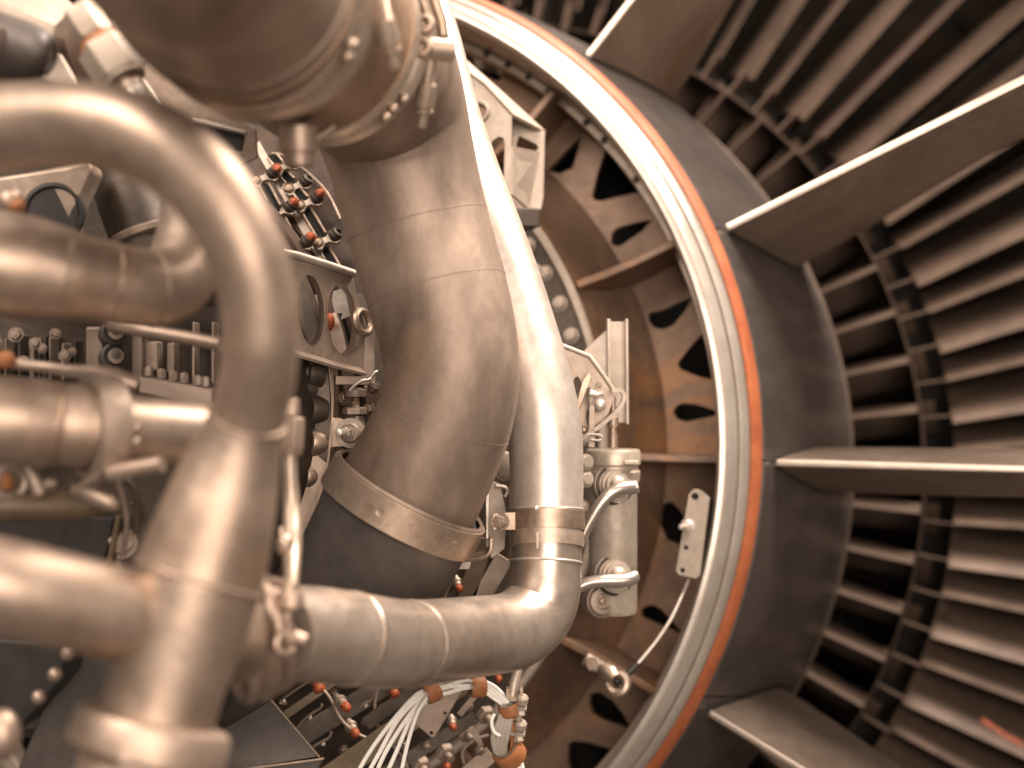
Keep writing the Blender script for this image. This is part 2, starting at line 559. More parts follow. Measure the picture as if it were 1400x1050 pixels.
fan = thing('fan_rotor', 'dark fan blades deep behind the guide vanes', 'fan', EC)
secs = [(r, [(s, -t) for s, t in arc(r, 1.10, .21, 28 + 42 * (r - .6), 12)]) for r in (.55, .75, .95, 1.2, 1.37)]
me = vane_mesh('fan_blade', secs, M['case'], .004)
fan_out(fan, 'fan_blade', me, [360 / 38 * i for i in range(-8, 14)])
m = MB().rev([(1.16, 1.18), (1.15, 1.19), (1.17, 1.20), (1.20, 1.20)], 192)
part('mid_span_ring', m, M['case'], fan, org=EC)
m = MB().rev([(.60, 1.40), (.60, 1.36), (1.0, 1.38), (1.42, 1.40), (1.42, 1.44), (.60, 1.40)], 128)
part('unseen_shade_case', m, M['strut'], fan, org=EC)  # unseen outer fan case, added to block light and darken the vanes
m = MB().rev([(1.42, .001), (1.36, .30), (1.20, .52), (1.05, .56)], 96)
part('spinner', m, M['dark'], fan, org=EC)
m = MB().rev([(1.44, .30), (1.44, 1.40)], 96)
part('dark_backdrop', m, M['dark'], fan, org=EC)  # added dark disc that makes the blade gaps read as shade

# ------------------------------------------------------------------ inner frame: pierced web, cone, ribs, bolted flange
SW = .10
frame = thing('intermediate_frame', 'rust brown cast frame with ribs and dark openings inside the white ring', 'frame', EC)
HOLES_AND_SHADOW = [
    [(748, 233), (772, 207), (795, 185), (790, 208), (783, 230), (765, 238)],
    [(809, 268), (817, 235), (829, 200), (838, 200), (862, 228), (886, 256), (880, 262), (850, 268), (822, 275), (813, 274)],
    [(835, 330), (836, 320), (841, 313), (850, 309), (870, 304), (893, 300), (878, 316), (848, 337), (838, 336)],
    [(887, 428), (905, 424), (925, 415), (947, 406), (937, 425), (920, 445), (905, 451), (893, 447), (886, 437)],
    [(927, 495), (945, 472), (966, 450), (972, 470), (979, 500), (982, 521), (955, 515), (932, 506), (927, 501)],
    [(920, 564), (923, 556), (932, 551), (950, 552), (972, 559), (987, 566), (965, 571), (938, 577), (926, 573)],
    [(876, 834), (884, 828), (895, 827), (905, 834), (920, 850), (936, 870), (915, 859), (890, 849), (878, 843)],
    [(807, 948), (820, 946), (838, 958), (852, 976), (863, 996), (845, 991), (822, 983), (810, 975), (805, 962)],
    [(776, 1018), (784, 1013), (800, 1014), (822, 1020), (846, 1028), (838, 1050), (812, 1075), (785, 1070), (776, 1040)],
    [(905, 690), (918, 686), (932, 700), (940, 725), (930, 745), (912, 738), (902, 715)],  # not an opening: hole cut for the round shadow by the bracket
    [(640, 70), (660, 78), (690, 92), (682, 112), (664, 104), (645, 94)],
]
PO, PI_ = .556, .470
seg_of = {}
for k in range(14):
    a = STRUT0 + PITCH * k
    if not (-100 < (a + 180) % 360 - 180 < 140): continue
    outer = [E(SW, PO, a + PITCH * i / 16) for i in range(17)] + [E(SW, PI_, a + PITCH * i / 16) for i in range(16, -1, -1)]
    hs = []
    for h in HOLES_AND_SHADOW:
        q = [on_plane(x, y, SW) for x, y in h]
        c = sum(q, Vector()) / len(q) - EC
        ang = math.degrees(math.atan2(c.dot(EW), c.dot(EU)))
        d = (ang - a) % 360
        if d < PITCH:
            ok = True
            lim = []
            for v in q:
                e = v - EC; rr = math.hypot(e.dot(EU), e.dot(EW)); aa = math.degrees(math.atan2(e.dot(EW), e.dot(EU)))
                dd = min(max((aa - a + 180) % 360 - 180, 1.0), PITCH - 1.0)
                rr = min(max(rr, PI_ + .003), PO - .003)
                lim.append(E(SW, rr, a + dd))
            hs.append(lim)
    if not hs:      # sectors out of the frame repeat the same three openings
        for pts in ([(3, .535), (9, .54), (7, .50)], [(14, .548), (21, .545), (17, .49)]):
            hs.append([E(SW, r_, a + d_) for d_, r_ in pts])
    m = MB().prism(outer, EA * .012, hs)
    part('web_panel', m, M['brown'], frame, org=EC)
m = MB().rev([(.112, .474), (SW - .002, .4765), (SW - .012, .471), (.06, .455), (.02, .440), (-.004, .431), (-.010, .429)], 192)
part('cone', m, M['brown'], frame, org=EC)
for k in range(14):
    a = STRUT0 + PITCH * k + (0.8 if k == 1 else 0) + (-2.6 if k == 13 else 0)
    if not (-100 < (a + 180) % 360 - 180 < 140): continue
    t = .0048
    pr = [(-.012, .434), (.004, .470), (.016, .505), (.020, .552), (.105, .552), (.105, .470)]
    m = MB().prism([E(s, r, a, -t) for s, r in pr], E(0, 1, a, t) - E(0, 1, a, -t))
    part('rib', m, M['brown'], frame, bevel=.0022)
m = MB().rev([(-.006, .4285), (-.020, .4320), (-.0235, .4300), (-.0235, .4240), (-.018, .4215), (-.012, .4190)], 192)
part('flange_lip', m, M['cast'], frame, org=EC)
m = MB().rev([(-.012, .4190), (-.020, .372), (-.034, .362), (-.030, .30)], 192)
part('flange_face', m, M['case'], frame, org=EC)
for k in range(16):
    a = -20 + 5.55 * k
    bolt(frame, E(-.0140, .4080, a), -EA, .0072, M['cast'], h=1.1)
    if k % 2: bolt(frame, E(-.0200, .388, a + 2), -EA, .0036, M['case'])
pts = [E(-.022, .392, 10 + i * 1.0) for i in range(34)]
m = MB().tube(pts, .0022, 8)
part('lock_wire', m, M['cast'], frame)
m = MB().tube([E(-.026, .409, 35.5), E(-.030, .400, 34), E(-.026, .407, 30.5)], .0020, 8)
part('lock_wire', m, M['cast'], frame)
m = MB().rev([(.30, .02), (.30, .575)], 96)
part('dark_backing', m, M['dark'], frame, org=EC)  # added dark plate standing for the shade behind the openings

# ------------------------------------------------------------------ compressor casing
case = thing('compressor_casing', 'dark ribbed engine casing behind the pipes and ducts', 'casing', EC)
m = MB().rev([(.02, .40), (-.03, .375), (-.05, .365), (-.055, .350), (-.12, .335), (-.20, .312), (-.21, .318), (-.225, .318), (-.23, .305),
              (-.33, .284), (-.41, .276), (-.42, .284), (-.435, .284), (-.44, .272), (-.52, .266), (-.52, .16), (-.50, .02)], 128)
part('barrel', m, M['case'], case, org=EC)
m = MB().rev([(-.345, .2855), (-.345, .2905), (-.365, .2885), (-.365, .2835)], 160, 5, 90)
part('band', m, M['rust'], case, org=EC)
m = MB().rev([(-.385, .2815), (-.385, .2865), (-.405, .2845), (-.405, .2795)], 160, 5, 90)
part('band', m, M['rust'], case, org=EC)

# ------------------------------------------------------------------ vane levers with orange capped nuts
def lever_unit(c, n, t, zt, label, capped=True, dark=False):
    """c: eye of the lever, n: towards the nut, t: along the row"""
    o = thing('vane_lever', label, 'lever', c, 'vane levers along the casing')
    s = .0072
    body = [(-.75, .45), (-.4, .80), (.05, .85), (.45, .60), (.8, .36), (1.5, .36), (1.9, .62), (2.4, .90), (2.9, .80), (3.1, .4), (3.1, -.4), (2.9, -.80), (2.4, -.90),
            (1.9, -.62), (1.5, -.36), (.8, -.36), (.45, -.60), (.05, -.85), (-.4, -.80), (-.75, -.45)]
    m = MB().prism([c + n * (a * s * .92) + t * (b * s * 1.25) for a, b in body], zt * .0035)
    part('lever_arm', m, M['cast'], o, bevel=.0004)
    m = MB().lathe(c - zt * .0002, -zt, [(0, .0052), (.0026, .0052), (.0036, .0044), (.0020, .0034), (.0020, .0020), (.0030, .0018), (.0030, .0001)], 20)
    part('eye', m, M['band'], o)
    d = (n * .75 - zt * .75).normalized()
    e = c + n * (2.3 * s)
    m = MB().lathe(e, d, [(-.002, .001), (-.002, .0060), (.0022, .0063), (.0034, .0050), (.0040, .0056), (.0062, .0054), (.0070, .0030)], 20)
    part('nut', m, M['case'], o)
    if capped:
        rn = random.Random(label)
        m = MB().lathe(e, d, [(.0060, .0046), (.0080, .0048), (.0102, .0038), (.0120, .0018), (.0122, .0001)], 14)
        m.v = [q + Vector((rn.uniform(-1, 1), rn.uniform(-1, 1), rn.uniform(-1, 1))) * .0006 for q in m.v]
        part('sealed_cap', m, M['cap'], o, label='orange sealed cap')
    return o
tv = (P(442, 359, 1.30) - P(362, 216, 1.36)).normalized()
zv = Vector((-.30, .93, .10)).normalized()
zv = (zv - tv * zv.dot(tv)).normalized()
nv = (P(434, 275, 1.32) - P(410, 281, 1.33)); nv = (nv - tv * nv.dot(tv) - zv * nv.dot(zv)).normalized()
rowA = [((379, 231), 1.355, False, 'vane lever at the top of the upper row, no orange cap'), ((395, 258), 1.345, False, 'second vane lever of the upper row, under the tan boss'),
        ((410, 281), 1.335, True, 'vane lever beside the big duct with an orange cap, third of its row'), ((435, 332), 1.315, False, 'lowest vane lever of its row, dark nut against the big duct')]
rowB = [((350, 247), 1.345, True, 'orange capped vane lever at the top of the lower row near the arched tube'), ((373, 293), 1.325, True, 'orange capped vane lever in the middle of the lower row'),
        ((396, 341), 1.305, True, 'orange capped vane lever just above the plate with two holes'), ]
for (q, z, cp, lb) in rowA + rowB:
    lever_unit(P(q[0], q[1], z), nv, tv, zv, lb, cp)
def bar(name, pts, w, th, mat, label, cat, z=None, wd=None, grp=None):
    pp = [P(a, b, c) for a, b, c in spline(pts, 6)] if len(pts) > 2 else [P(*q) for q in pts]
    d = wd or Vector((1, 0, .1))
    return solo(name, MB().ribbon(pp, d, w, th), mat, label, cat, grp)
bar('unison_ring_strip', [(350, 196, 1.375), (402, 288, 1.345), (446, 366, 1.312)], .0072, .003, M['cast'], 'pale straight strip running down between the two lever rows', 'strip', wd=nv)
# slotted rails beside the strip
slot_shade = thing('slotted_rail', 'dark slotted rails on the rusty casing under the levers', 'rail', P(420, 300, 1.35))
for (x0, y0), (x1, y1), z0 in (((419, 288), (439, 322), 1.340), ((443, 340), (466, 380), 1.322), ((401, 255), (415, 273), 1.350), ((388, 238), (397, 248), 1.36),
                               ((361, 254), (377, 284), 1.342), ((384, 301), (400, 331), 1.325), ((372, 214), (384, 228), 1.37)):
    a, b = P(x0, y0, z0), P(x1, y1, z0 - (y1 - y0) * .00055)
    d = (b - a).normalized(); w = zv.cross(d).normalized() * px(6, z0)
    q = [a - w, a - w * .6 - d * .003, a + w * .6 - d * .003, a + w, b + w, b + w * .6 + d * .003, b - w * .6 + d * .003, b - w]
    part('slot_shade', MB().prism(q, zv * .003), M['void'], slot_shade)  # solid black plate in place of the shade in an open slot
    for sg in (-1, 1):
        part('rail', MB().tube([a + w * sg * 1.15 - zv * .001, b + w * sg * 1.15 - zv * .001], .0013, 8), M['band'], slot_shade)
m = MB().prism([P(330, 180, 1.405), P(440, 170, 1.405), P(520, 400, 1.335), P(400, 400, 1.335), P(330, 290, 1.37)], Vector((0, .004, 0)))
solo('rusty_casing_panel', m, M['rust'], 'rusty brown casing skin showing between the lever rows', 'panel')

# ------------------------------------------------------------------ plate with two lightening holes
o = thing('lightened_plate', 'grey steel plate with two oval lightening holes beside the arched tube', 'plate', P(450, 430, 1.25))
def zplate(x, y):           # a plane turned a little to the left
    return 1.225 + (x - 450) * .00045
def pp(x, y, dz=0): return P(x, y, zplate(x, y) + dz)
hol = []
for cx, cy, ax, ay in ((425, 424, 18, 48), (468, 437, 20, 48)):
    hol.append([pp(cx + ax * math.cos(2 * math.pi * i / 40) - .10 * ay * math.sin(2 * math.pi * i / 40) * 0 + (3 * math.sin(2 * math.pi * i / 40)), cy + ay * math.sin(2 * math.pi * i / 40)) for i in range(40)])
out = [(385, 349), (403, 352), (440, 362), (482, 374), (497, 440), (500, 470), (496, 507), (450, 496), (408, 484), (388, 478)]
m = MB().prism([pp(*q) for q in out], Vector((-.0035, .008, .0005)), hol)
part('web', m, M['plate'], o, bevel=.0004)
m = MB().tube([pp(x, y, -.002) for x, y in ((386, 345), (405, 349), (445, 361), (484, 374))], [.0035] * 4, 12)
part('top_flange', m, M['cast'], o)
m = MB().ribbon([pp(x, y, -.004) for x, y in ((390, 478), (410, 484), (450, 496), (496, 508))], Vector((0, 1, .2)), .016, .003)
part('bottom_flange', m, M['plate'], o, bevel=.0005)
for i, h in enumerate(hol):
    vs, fs = [], []
    for q in h:
        vs += [q + Vector((0, -.0015, 0)), q + Vector((-.007, .020, .001))]
    for k in range(40):
        k2 = (k + 1) % 40
        fs.append((2 * k, 2 * k2, 2 * k2 + 1, 2 * k + 1))
    part('hole_rim', MB().add(vs, fs), M['band'], o)
# behind the plate
lever_unit(P(418, 398, 1.29), nv, tv, zv, 'pale lever seen through the left hole of the plate', False)
bar('inner_strap', [(425, 405, 1.275), (430, 440, 1.27), (434, 480, 1.265)], .012, .003, M['plate'], 'grey strap behind the left hole of the plate', 'strap')
bar('inner_strap', [(410, 410, 1.278), (413, 440, 1.273), (420, 475, 1.268)], .012, .003, M['sleeve'], 'dark strap at the left rim of the left hole', 'strap')
q = [(455, 398), (466, 395), (472, 402), (478, 432), (466, 437), (468, 428), (458, 428), (454, 410)]
m = MB().prism([P(a, b, 1.268) for a, b in q], Vector((0, .003, 0)))
solo('wrapped_tag', m, M['tape'], 'crumpled pale tag seen through the right hole of the plate', 'tag')
bar('inner_strap', [(452, 430, 1.275), (460, 455, 1.27), (468, 490, 1.268)], .011, .003, M['plate'], 'grey strap crossing the right hole of the plate', 'strap')
m = MB().ball(P(451, 440, 1.262), .0052, 14, (.9, 1, 1.5))
solo('sealing_plug', m, M['cap'], 'small orange plug in the right hole of the plate', 'plug')

# ------------------------------------------------------------------ curved strap and clevis by the left of the big duct
o = thing('curved_strap', 'flat curved steel strap running down between plate and sleeve', 'strap', P(440, 600, 1.25))
pts = [P(a, b, c) for a, b, c in spline([(440, 480, 1.245), (444, 530, 1.24), (442, 590, 1.235), (434, 650, 1.23), (420, 705, 1.225), (410, 740, 1.22)], 8)]
part('strap_face', MB().ribbon(pts, Vector((1, .15, 0)), .0175, .003), M['plate'], o, bevel=.0004)
pts = [P(a + 14, b, c + .004) for a, b, c in spline([(440, 480, 1.245), (444, 530, 1.24), (442, 590, 1.235), (434, 650, 1.23), (416, 705, 1.225), (402, 740, 1.22)], 8)]
part('strap_edge', MB().ribbon(pts, Vector((.15, 1, 0)), .016, .002), M['band'], o)
q = [(452, 570), (466, 572), (488, 582), (496, 594), (490, 605), (478, 610), (452, 612)]
part('lug', MB().prism([P(a, b, 1.232) for a, b in q], Vector((0, .005, 0))), M['band'], o, bevel=.0006)
c = P(480, 592, 1.232)
part('washer', MB().lathe(c, Vector((-.1, -1, .05)), [(0, .013), (.003, .013), (.003, .009), (.005, .0088), (.007, .0075)], 24), M['cast'], o)
bolt(o, P(474, 592, 1.228), Vector((-.25, -1, .05)), .0055, M['cast'], h=.9)
part('stud', MB().lathe(P(474, 592, 1.226), Vector((-.45, -1, .05)), [(0, .0034), (.014, .0034), (.015, .002), (.015, .0001)], 14), M['bright'], o)
o = thing('adjuster_link', 'small threaded adjuster with nuts and safety wire left of the big duct', 'link', P(487, 545, 1.245))
part('upper_block', MB().box(P(482, 520, 1.25), Vector((1, 0, 0)), Vector((0, 1, 0)), Vector((0, 0, 1)), .014, .010, .004), M['plate'], o, bevel=.0008)
part('upper_nut', MB().lathe(P(486, 536, 1.245), Vector((0, 0, 1)), [(-.004, .001), (-.004, .009), (.002, .010), (.004, .006), (.004, .001)], 18), M['plate'], o)
th = []
for i in range(17): th.append((-.010 + i * .00125, .0034 if i % 2 else .0042))
part('thread', MB().lathe(P(486, 552, 1.245), Vector((0, 0, 1)), th, 14), M['band'], o)
part('lower_nut', MB().hexa(P(485, 566, 1.243), Vector((0, 0, 1)), .0105, .006), M['plate'], o)
part('lower_stud', MB().lathe(P(488, 578, 1.248), Vector((0, 0, 1)), [(-.006, .0001), (-.006, .008), (.006, .006), (.006, .0001)], 14), M['plate'], o)
m = MB().tube([P(a, b, 1.236) for a, b, _ in spline([(478, 534, 0), (486, 526, 0), (496, 520, 0), (506, 518, 0), (512, 510, 0), (517, 507, 0)], 5)], .0012, 8)
part('safety_wire', m, M['bright'], o)
bar('vertical_bracket', [(503, 450, 1.25), (504, 490, 1.25), (506, 530, 1.25)], .010, .006, M['plate'], 'narrow upright bracket beside the right end of the holed plate', 'bracket')
for i, (x, y, lb) in enumerate(((492, 440, 'loop fitting right of the holed plate'),)):
    m = MB().ring(P(x + 4, y, 1.24), Vector((1, -.6, .2)), .010, .0032, 24)
    solo('loop_fitting', m, M['band'], lb, 'fitting')
# discs left of the strap (ends of a dark row of nuts)
for i, (x, y, lb) in enumerate(((420, 510, 'dark round nut under the left end of the holed plate'), (424, 560, 'dark round nut halfway down beside the curved strap'), (424, 605, 'pale rimmed round nut beside the curved strap'),
                               (416, 652, 'lowest pale rimmed round nut by the curved strap'), (408, 530, 'dark round nut against the arched tube'))):
    o = thing('casing_nut', lb, 'nut', P(x, y, 1.235))
    d = Vector((-.75, -.6, .1)).normalized()
    mt = M['case'] if i in (0, 1, 4) else M['band']
    part('collar', MB().lathe(P(x, y, 1.235), d, [(-.012, .013), (0, .0135), (.003, .012), (.003, .009), (.001, .008), (.001, .0001)], 24), mt, o)
    part('core', MB().lathe(P(x, y, 1.235), d, [(0, .0065), (.008, .0065), (.009, .005), (.009, .0001)], 18), M['strut'], o)
# ------------------------------------------------------------------ big duct
def seg_tube(keys, n=12, seg=56, caps=True):
    pts, rad = pix_path(keys, n)
    return MB().tube(pts, rad, seg, caps), pts, rad
def near(pts, x, y):
    best = min(range(len(pts)), key=lambda i: ((pts[i].x * FPX / pts[i].y + 700 - x) ** 2 + (525 - (pts[i].z - 1.5) * FPX / pts[i].y - y) ** 2))
    t = (pts[min(best + 1, len(pts) - 1)] - pts[max(best - 1, 0)]).normalized()
    return best, pts[best], t
def point_dir(c, axis, toward):
    d = toward - c
    d = d - axis * d.dot(axis)
    return d.normalized()
def tbolt(parent, c, d, L, r, mat, mat2):
    """T-bolt of a band clamp: barrel, threaded rod, long nut"""
    d = d.normalized()
    x, y, z = frame_of(d)
    part('trunnion', MB().lathe(c - x * r * 2.2, x, [(0, .0001), (0, r * 1.25), (r * 4.4, r * 1.25), (r * 4.4, .0001)], 16), mat, parent)
    th = [(0, .0001)] + [(L * .55 * i / 24, r * (.62 if i % 2 else .74)) for i in range(25)]
    part('threaded_rod', MB().lathe(c, d, th + [(L * .56, .0001)], 14), mat2, parent)
    part('long_nut', MB().lathe(c + d * L * .45, d, [(0, .0001), (0, r * 1.0), (L * .28, r * 1.05), (L * .30, r * .8), (L * .33, r * .8), (L * .33, r * 1.0), (L * .36, r * 1.0), (L * .36, r * .55)], 12), mat, parent)
    part('rod_end', MB().lathe(c + d * L * .80, d, [(0, .0001), (0, r * .55), (L * .2, r * .5), (L * .21, .0001)], 12), mat2, parent)

duct = thing('bleed_duct', 'largest brown steel duct, bending down through the middle of the photo', 'duct', P(600, 430, 1.15))
K = [(60, -470, .42, 330), (140, -330, .50, 268), (212, -215, .59, 222), (272, -112, .71, 188), (325, -22, .84, 160), (352, -4, .875, 153)]
mb, pts, rad = seg_tube(K)
part('inlet_tube', mb, M['duct'], duct)
K2 = [(352, -4, .875, 150), (392, 18, .925, 146), (432, 42, .985, 140), (452, 54, 1.01, 137)]
mb, pts2, rad2 = seg_tube(K2)
part('joint_tube', mb, M['collar'], duct)
K3 = [(450, 52, 1.005, 136), (478, 72, 1.055, 130), (508, 106, 1.11, 120), (530, 150, 1.145, 109), (546, 205, 1.16, 102), (560, 265, 1.165, 99), (577, 330, 1.165, 98), (596, 395, 1.16, 97),
      (611, 455, 1.155, 95), (618, 510, 1.15, 93), (609, 568, 1.15, 93), (590, 615, 1.155, 95), (566, 662, 1.165, 98), (554, 686, 1.17, 99)]
mb, pts3, rad3 = seg_tube(K3)
part('elbow', mb, M['duct'], duct)
def bead(parent, pts, rad, x, y, r, mat, name='weld_bead', k=1.0, sq=1.0):
    i, c, t = near(pts, x, y)
    host = [q for q in parent.children if q.type == 'MESH' and q.name.split('.')[0] in ('elbow', 'upper_run', 'lower_run', 'end_sleeve', 'inlet_tube', 'arch', 'cone', 'branch', 'pipe_body')]
    part(name, MB().ring(c, t, rad[i] * k, r, 72, 8, sq), mat, host[-1] if host else parent)
bead(duct, pts3, rad3, 571, 310, .0003, M['duct'])
bead(duct, pts3, rad3, 600, 400, .0003, M['duct'])
bead(duct, pts3, rad3, 606, 575, .0003, M['duct'])
def lathe_at(i, pts, t, prof, mat, name, parent, n=72):
    return part(name, MB().lathe(pts[i], t, prof, n), mat, parent)
# joint collars (V-band couplings): ridged rings
def collar(parent, c, t, R, w, mat, name='coupling'):
    prof = [(-w, R * .97), (-w, R * 1.03), (-w * .72, R * 1.07), (-w * .5, R * 1.06), (-w * .38, R * 1.01), (w * .0, R * 1.01), (w * .2, R * 1.07), (w * .55, R * 1.10), (w * .85, R * 1.07), (w, R * 1.02), (w, R * .96)]
    return part(name, MB().lathe(c, t, prof, 72), mat, parent)
bead(duct, pts, rad, 308, -48, .0035, M['duct'], 'rolled_edge', .985)
bead(duct, pts, rad, 322, -26, .0030, M['collar'], 'rolled_edge', .985)
cl = thing('band_coupling', 'ridged band coupling around the big duct, nearer of the two at the top', 'coupling', P(325, -22, .86))
i, c, t = near(pts, 352, -4)
R1 = rad[i]; c1, t1 = c, t
collar(cl, c, t, R1, .020, M['ridge'])
tb = P(505, -22, .83)
tbolt(cl, P(512, -30, .86), P(533, 66, .88) - P(512, -30, .86), .056, .0072, M['ridge'], M['ridge'])
for q in ((480, 62, .84), (475, 78, .84)):
    part('rivet', MB().ball(P(*q), .0045, 12), M['band'], cl)
cl = thing('band_coupling', 'ridged band coupling at the top of the bend, with knurled bolts on its right side', 'coupling', P(432, 42, .98))
i, c, t = near(pts2, 440, 47)
R2 = rad2[i]
collar(cl, c, t, R2, .013, M['ridge'])
tbolt(cl, P(590, 66, .99), P(578, 160, 1.01) - P(590, 66, .99), .056, .0070, M['ridge'], M['ridge'])
part('lug', MB().lathe(P(586, 36, .98), Vector((-.30, -.94, .1)), [(0, .0001), (0, .0042), (.003, .0066), (.008, .0066), (.008, .0040), (.002, .0036), (.002, .0001)], 20), M['ridge'], cl)
part('lug', MB().lathe(P(583, 68, .98), Vector((-.30, -.94, .1)), [(0, .0001), (0, .0042), (.003, .0066), (.008, .0066), (.008, .0040), (.002, .0036), (.002, .0001)], 20), M['ridge'], cl)
part('clamp_rod', MB().tube([P(588, -20, .985), P(604, 30, .99), P(606, 50, .99)], .0042, 14), M['band'], cl)
part('clamp_rod', MB().tube([P(574, -10, .975), P(590, 34, .98)], .0034, 14), M['band'], cl)
part('clamp_link', MB().tube([P(582, 78, .985), P(562, 108, .99), P(548, 124, .99)], .0014, 8), M['band'], cl)
for q in ((552, 136, .98), (537, 149, .975), (527, 161, .97)):
    part('rivet', MB().ball(P(*q), .0042, 12), M['band'], cl)
o = thing('drain_boss', 'short tan threaded boss under the joint of the big duct', 'boss', P(410, 200, .93))
d = Vector((0, .12, -1)).normalized()
part('boss_body', MB().lathe(P(408, 172, .93), d, [(0, .001), (0, .0125), (.012, .0130), (.017, .0125), (.018, .0108), (.025, .0106), (.027, .0085), (.027, .001)], 28), M['tube'], o)
part('pin', MB().tube([P(432, 190, .925), P(458, 172, .925)], .0016, 8), M['band'], o)

# strap clamp with open ends on the duct, rubber sleeve below
cl = thing('wide_clamp', 'wide flat steel clamp around the lower end of the brown duct', 'clamp', P(555, 690, 1.16))
i, c, t = near(pts3, 566, 662)
tt = Vector((-.47, .09, -.87)).normalized()
c = P(552, 690, 1.168)
Rc = px(114, 1.168)
prof = [(-.0125, Rc * .985), (-.0125, Rc * 1.0), (-.0125, Rc * 1.012), (.0125, Rc * 1.02), (.0125, Rc * .985)]
x_, y_, z_ = frame_of(tt)
part('band', MB().lathe(c, tt, prof, 96), M['band'], cl, bevel=.0004)
for q in ((520, 684), (620, 735)):
    best = None
    for k in range(720):
        a_ = math.radians(k / 2)
        dd = x_ * math.cos(a_) + y_ * math.sin(a_)
        v = c + dd * (Rc * 1.014)
        if (CAM - v).dot(dd) < 0: continue
        e = abs(v.x / v.y * FPX + 700 - q[0])
        if best is None or e < best[0]: best = (e, v, dd)
    part('dimple', MB().lathe(best[1], best[2], [(-.001, .0040), (.0006, .0036), (.0002, .0022), (-.0006, .0001)], 18), M['plate'], cl)
part('lip', MB().lathe(c - tt * .0135, tt, [(0, Rc * .93), (-.002, Rc * .955), (0, Rc * .985), (.002, Rc * .98)], 96), M['duct'], cl)
slv = thing('rubber_sleeve', 'matte dark sleeve below the wide clamp', 'sleeve', P(520, 760, 1.18))
mb, pts4, rad4 = seg_tube([(556, 684, 1.168, 107), (540, 715, 1.175, 107), (520, 755, 1.185, 106), (500, 795, 1.20, 104), (486, 825, 1.21, 103)])
part('sleeve_body', mb, M['sleeve'], slv)

# ------------------------------------------------------------------ bright pipe
bp = thing('bright_pipe', 'shiny pale steel pipe running down then turning left under the duct', 'pipe', P(747, 700, 1.22))
KB = [(560, -40, 1.37, 40), (590, 60, 1.345, 41), (612, 150, 1.325, 42), (640, 235, 1.30, 43), (668, 310, 1.28, 44), (692, 380, 1.265, 46), (713, 450, 1.25, 48), (732, 520, 1.235, 50), (744, 585, 1.225, 51), (747, 640, 1.22, 50.5), (747, 705, 1.215, 50), (747, 740, 1.21, 49)]
mb, pb1, rb1 = seg_tube(KB)
part('upper_run', mb, M['bright'], bp)  # upright run coloured paler than the lower run to carry strong light
KB2 = [(747, 735, 1.21, 48.5), (746, 775, 1.205, 49), (743, 808, 1.20, 50.5), (733, 835, 1.195, 52), (713, 856, 1.18, 53), (686, 866, 1.16, 53.5), (650, 870, 1.13, 54.5), (600, 876, 1.08, 57), (556, 880, 1.035, 59.5), (518, 878, 1.005, 62), (478, 873, .975, 64)]
mb, pb2, rb2 = seg_tube(KB2)
part('lower_run', mb, M['satin'], bp)
KB3 = [(480, 873, .975, 64), (440, 868, .95, 65), (400, 866, .925, 66), (372, 868, .905, 66)]
mb, pb3, rb3 = seg_tube(KB3)
part('end_sleeve', mb, M['satin'], bp)
bead(bp, pb2, rb2, 745, 768, .0012, M['bright'])
bead(bp, pb3, rb3, 476, 873, .0009, M['satin'])
bead(bp, pb2, rb2, 560, 880, .0004, M['satin'])
i, c, t = near(pb1, 747, 738)
part('lower_band', MB().lathe(c, t, [(-.0065, rb1[i]), (-.0065, rb1[i] * 1.045), (.0065, rb1[i] * 1.045), (.0065, rb1[i])], 64), M['ridge'], bp)
m = MB().ribbon([P(735, 727, 1.168), P(735, 750, 1.166)], Vector((1, 0, 0)), .002, .0016)
part('band_tail', m, M['plate'], bp)
cl = thing('pipe_clamp', 'flat bright clamp with a bolted ear on the upright shiny pipe', 'clamp', P(747, 712, 1.215))
i, c, t = near(pb1, 747, 712)
Rb = rb1[i]
part('band', MB().lathe(c, t, [(-.0080, Rb * 1.01), (-.0080, Rb * 1.055), (.0080, Rb * 1.055), (.0080, Rb * 1.01)], 72), M['band'], cl, bevel=.0003)
q = [(674, 702), (705, 700), (705, 725), (674, 725), (671, 714)]
part('ear', MB().prism([P(a, b, 1.193) for a, b in q], Vector((0, .006, 0))), M['band'], cl, bevel=.0008)
bolt(cl, P(685, 713, 1.193), Vector((-.35, -1, .05)), .0058, M['plate'], h=1.0)
bead(bp, pb1, rb1, 747, 694, .0009, M['bright'])
part('stop_pin', MB().ball(P(733, 695, 1.166), .0022, 10), M['bright'], bp)

# ------------------------------------------------------------------ coupling between bright pipe and Y-piece
cl = thing('band_coupling', 'blurred band coupling with bolt where the shiny pipe meets the cone', 'coupling', P(365, 870, .90))
i, c, t = near(pb3, 385, 867)
Rk = rb3[i]
prof = [(-.010, Rk * .98), (-.010, Rk * 1.10), (-.004, Rk * 1.16), (0, Rk * 1.06), (.004, Rk * 1.16), (.010, Rk * 1.10), (.010, Rk * .98)]
part('coupling_ring', MB().lathe(P(362, 872, .90), Vector((-.88, -.42, -.12)).normalized(), prof, 64), M['tube'], cl)
part('coupling_ring', MB().lathe(P(340, 878, .885), Vector((-.88, -.42, -.12)).normalized(), [(q[0], q[1] * 1.05) for q in prof], 64), M['tube'], cl)
d = Vector((.02, 0, -1))
part('yoke', MB().tube([P(396, 800, .86), P(393, 826, .855), P(392, 850, .855), P(393, 880, .855)], [.0062, .0055, .0035, .0032], 14), M['tube'], cl)
part('knob', MB().lathe(P(397, 808, .855), Vector((0, 0, -1)), [(0, .0001), (0, .007), (.004, .0088), (.009, .0088), (.012, .006), (.012, .0001)], 20), M['tube'], cl)
part('eye_bolt', MB().ring(P(390, 880, .85), Vector((.5, -.85, .1)), .0056, .0024, 24), M['tube'], cl)
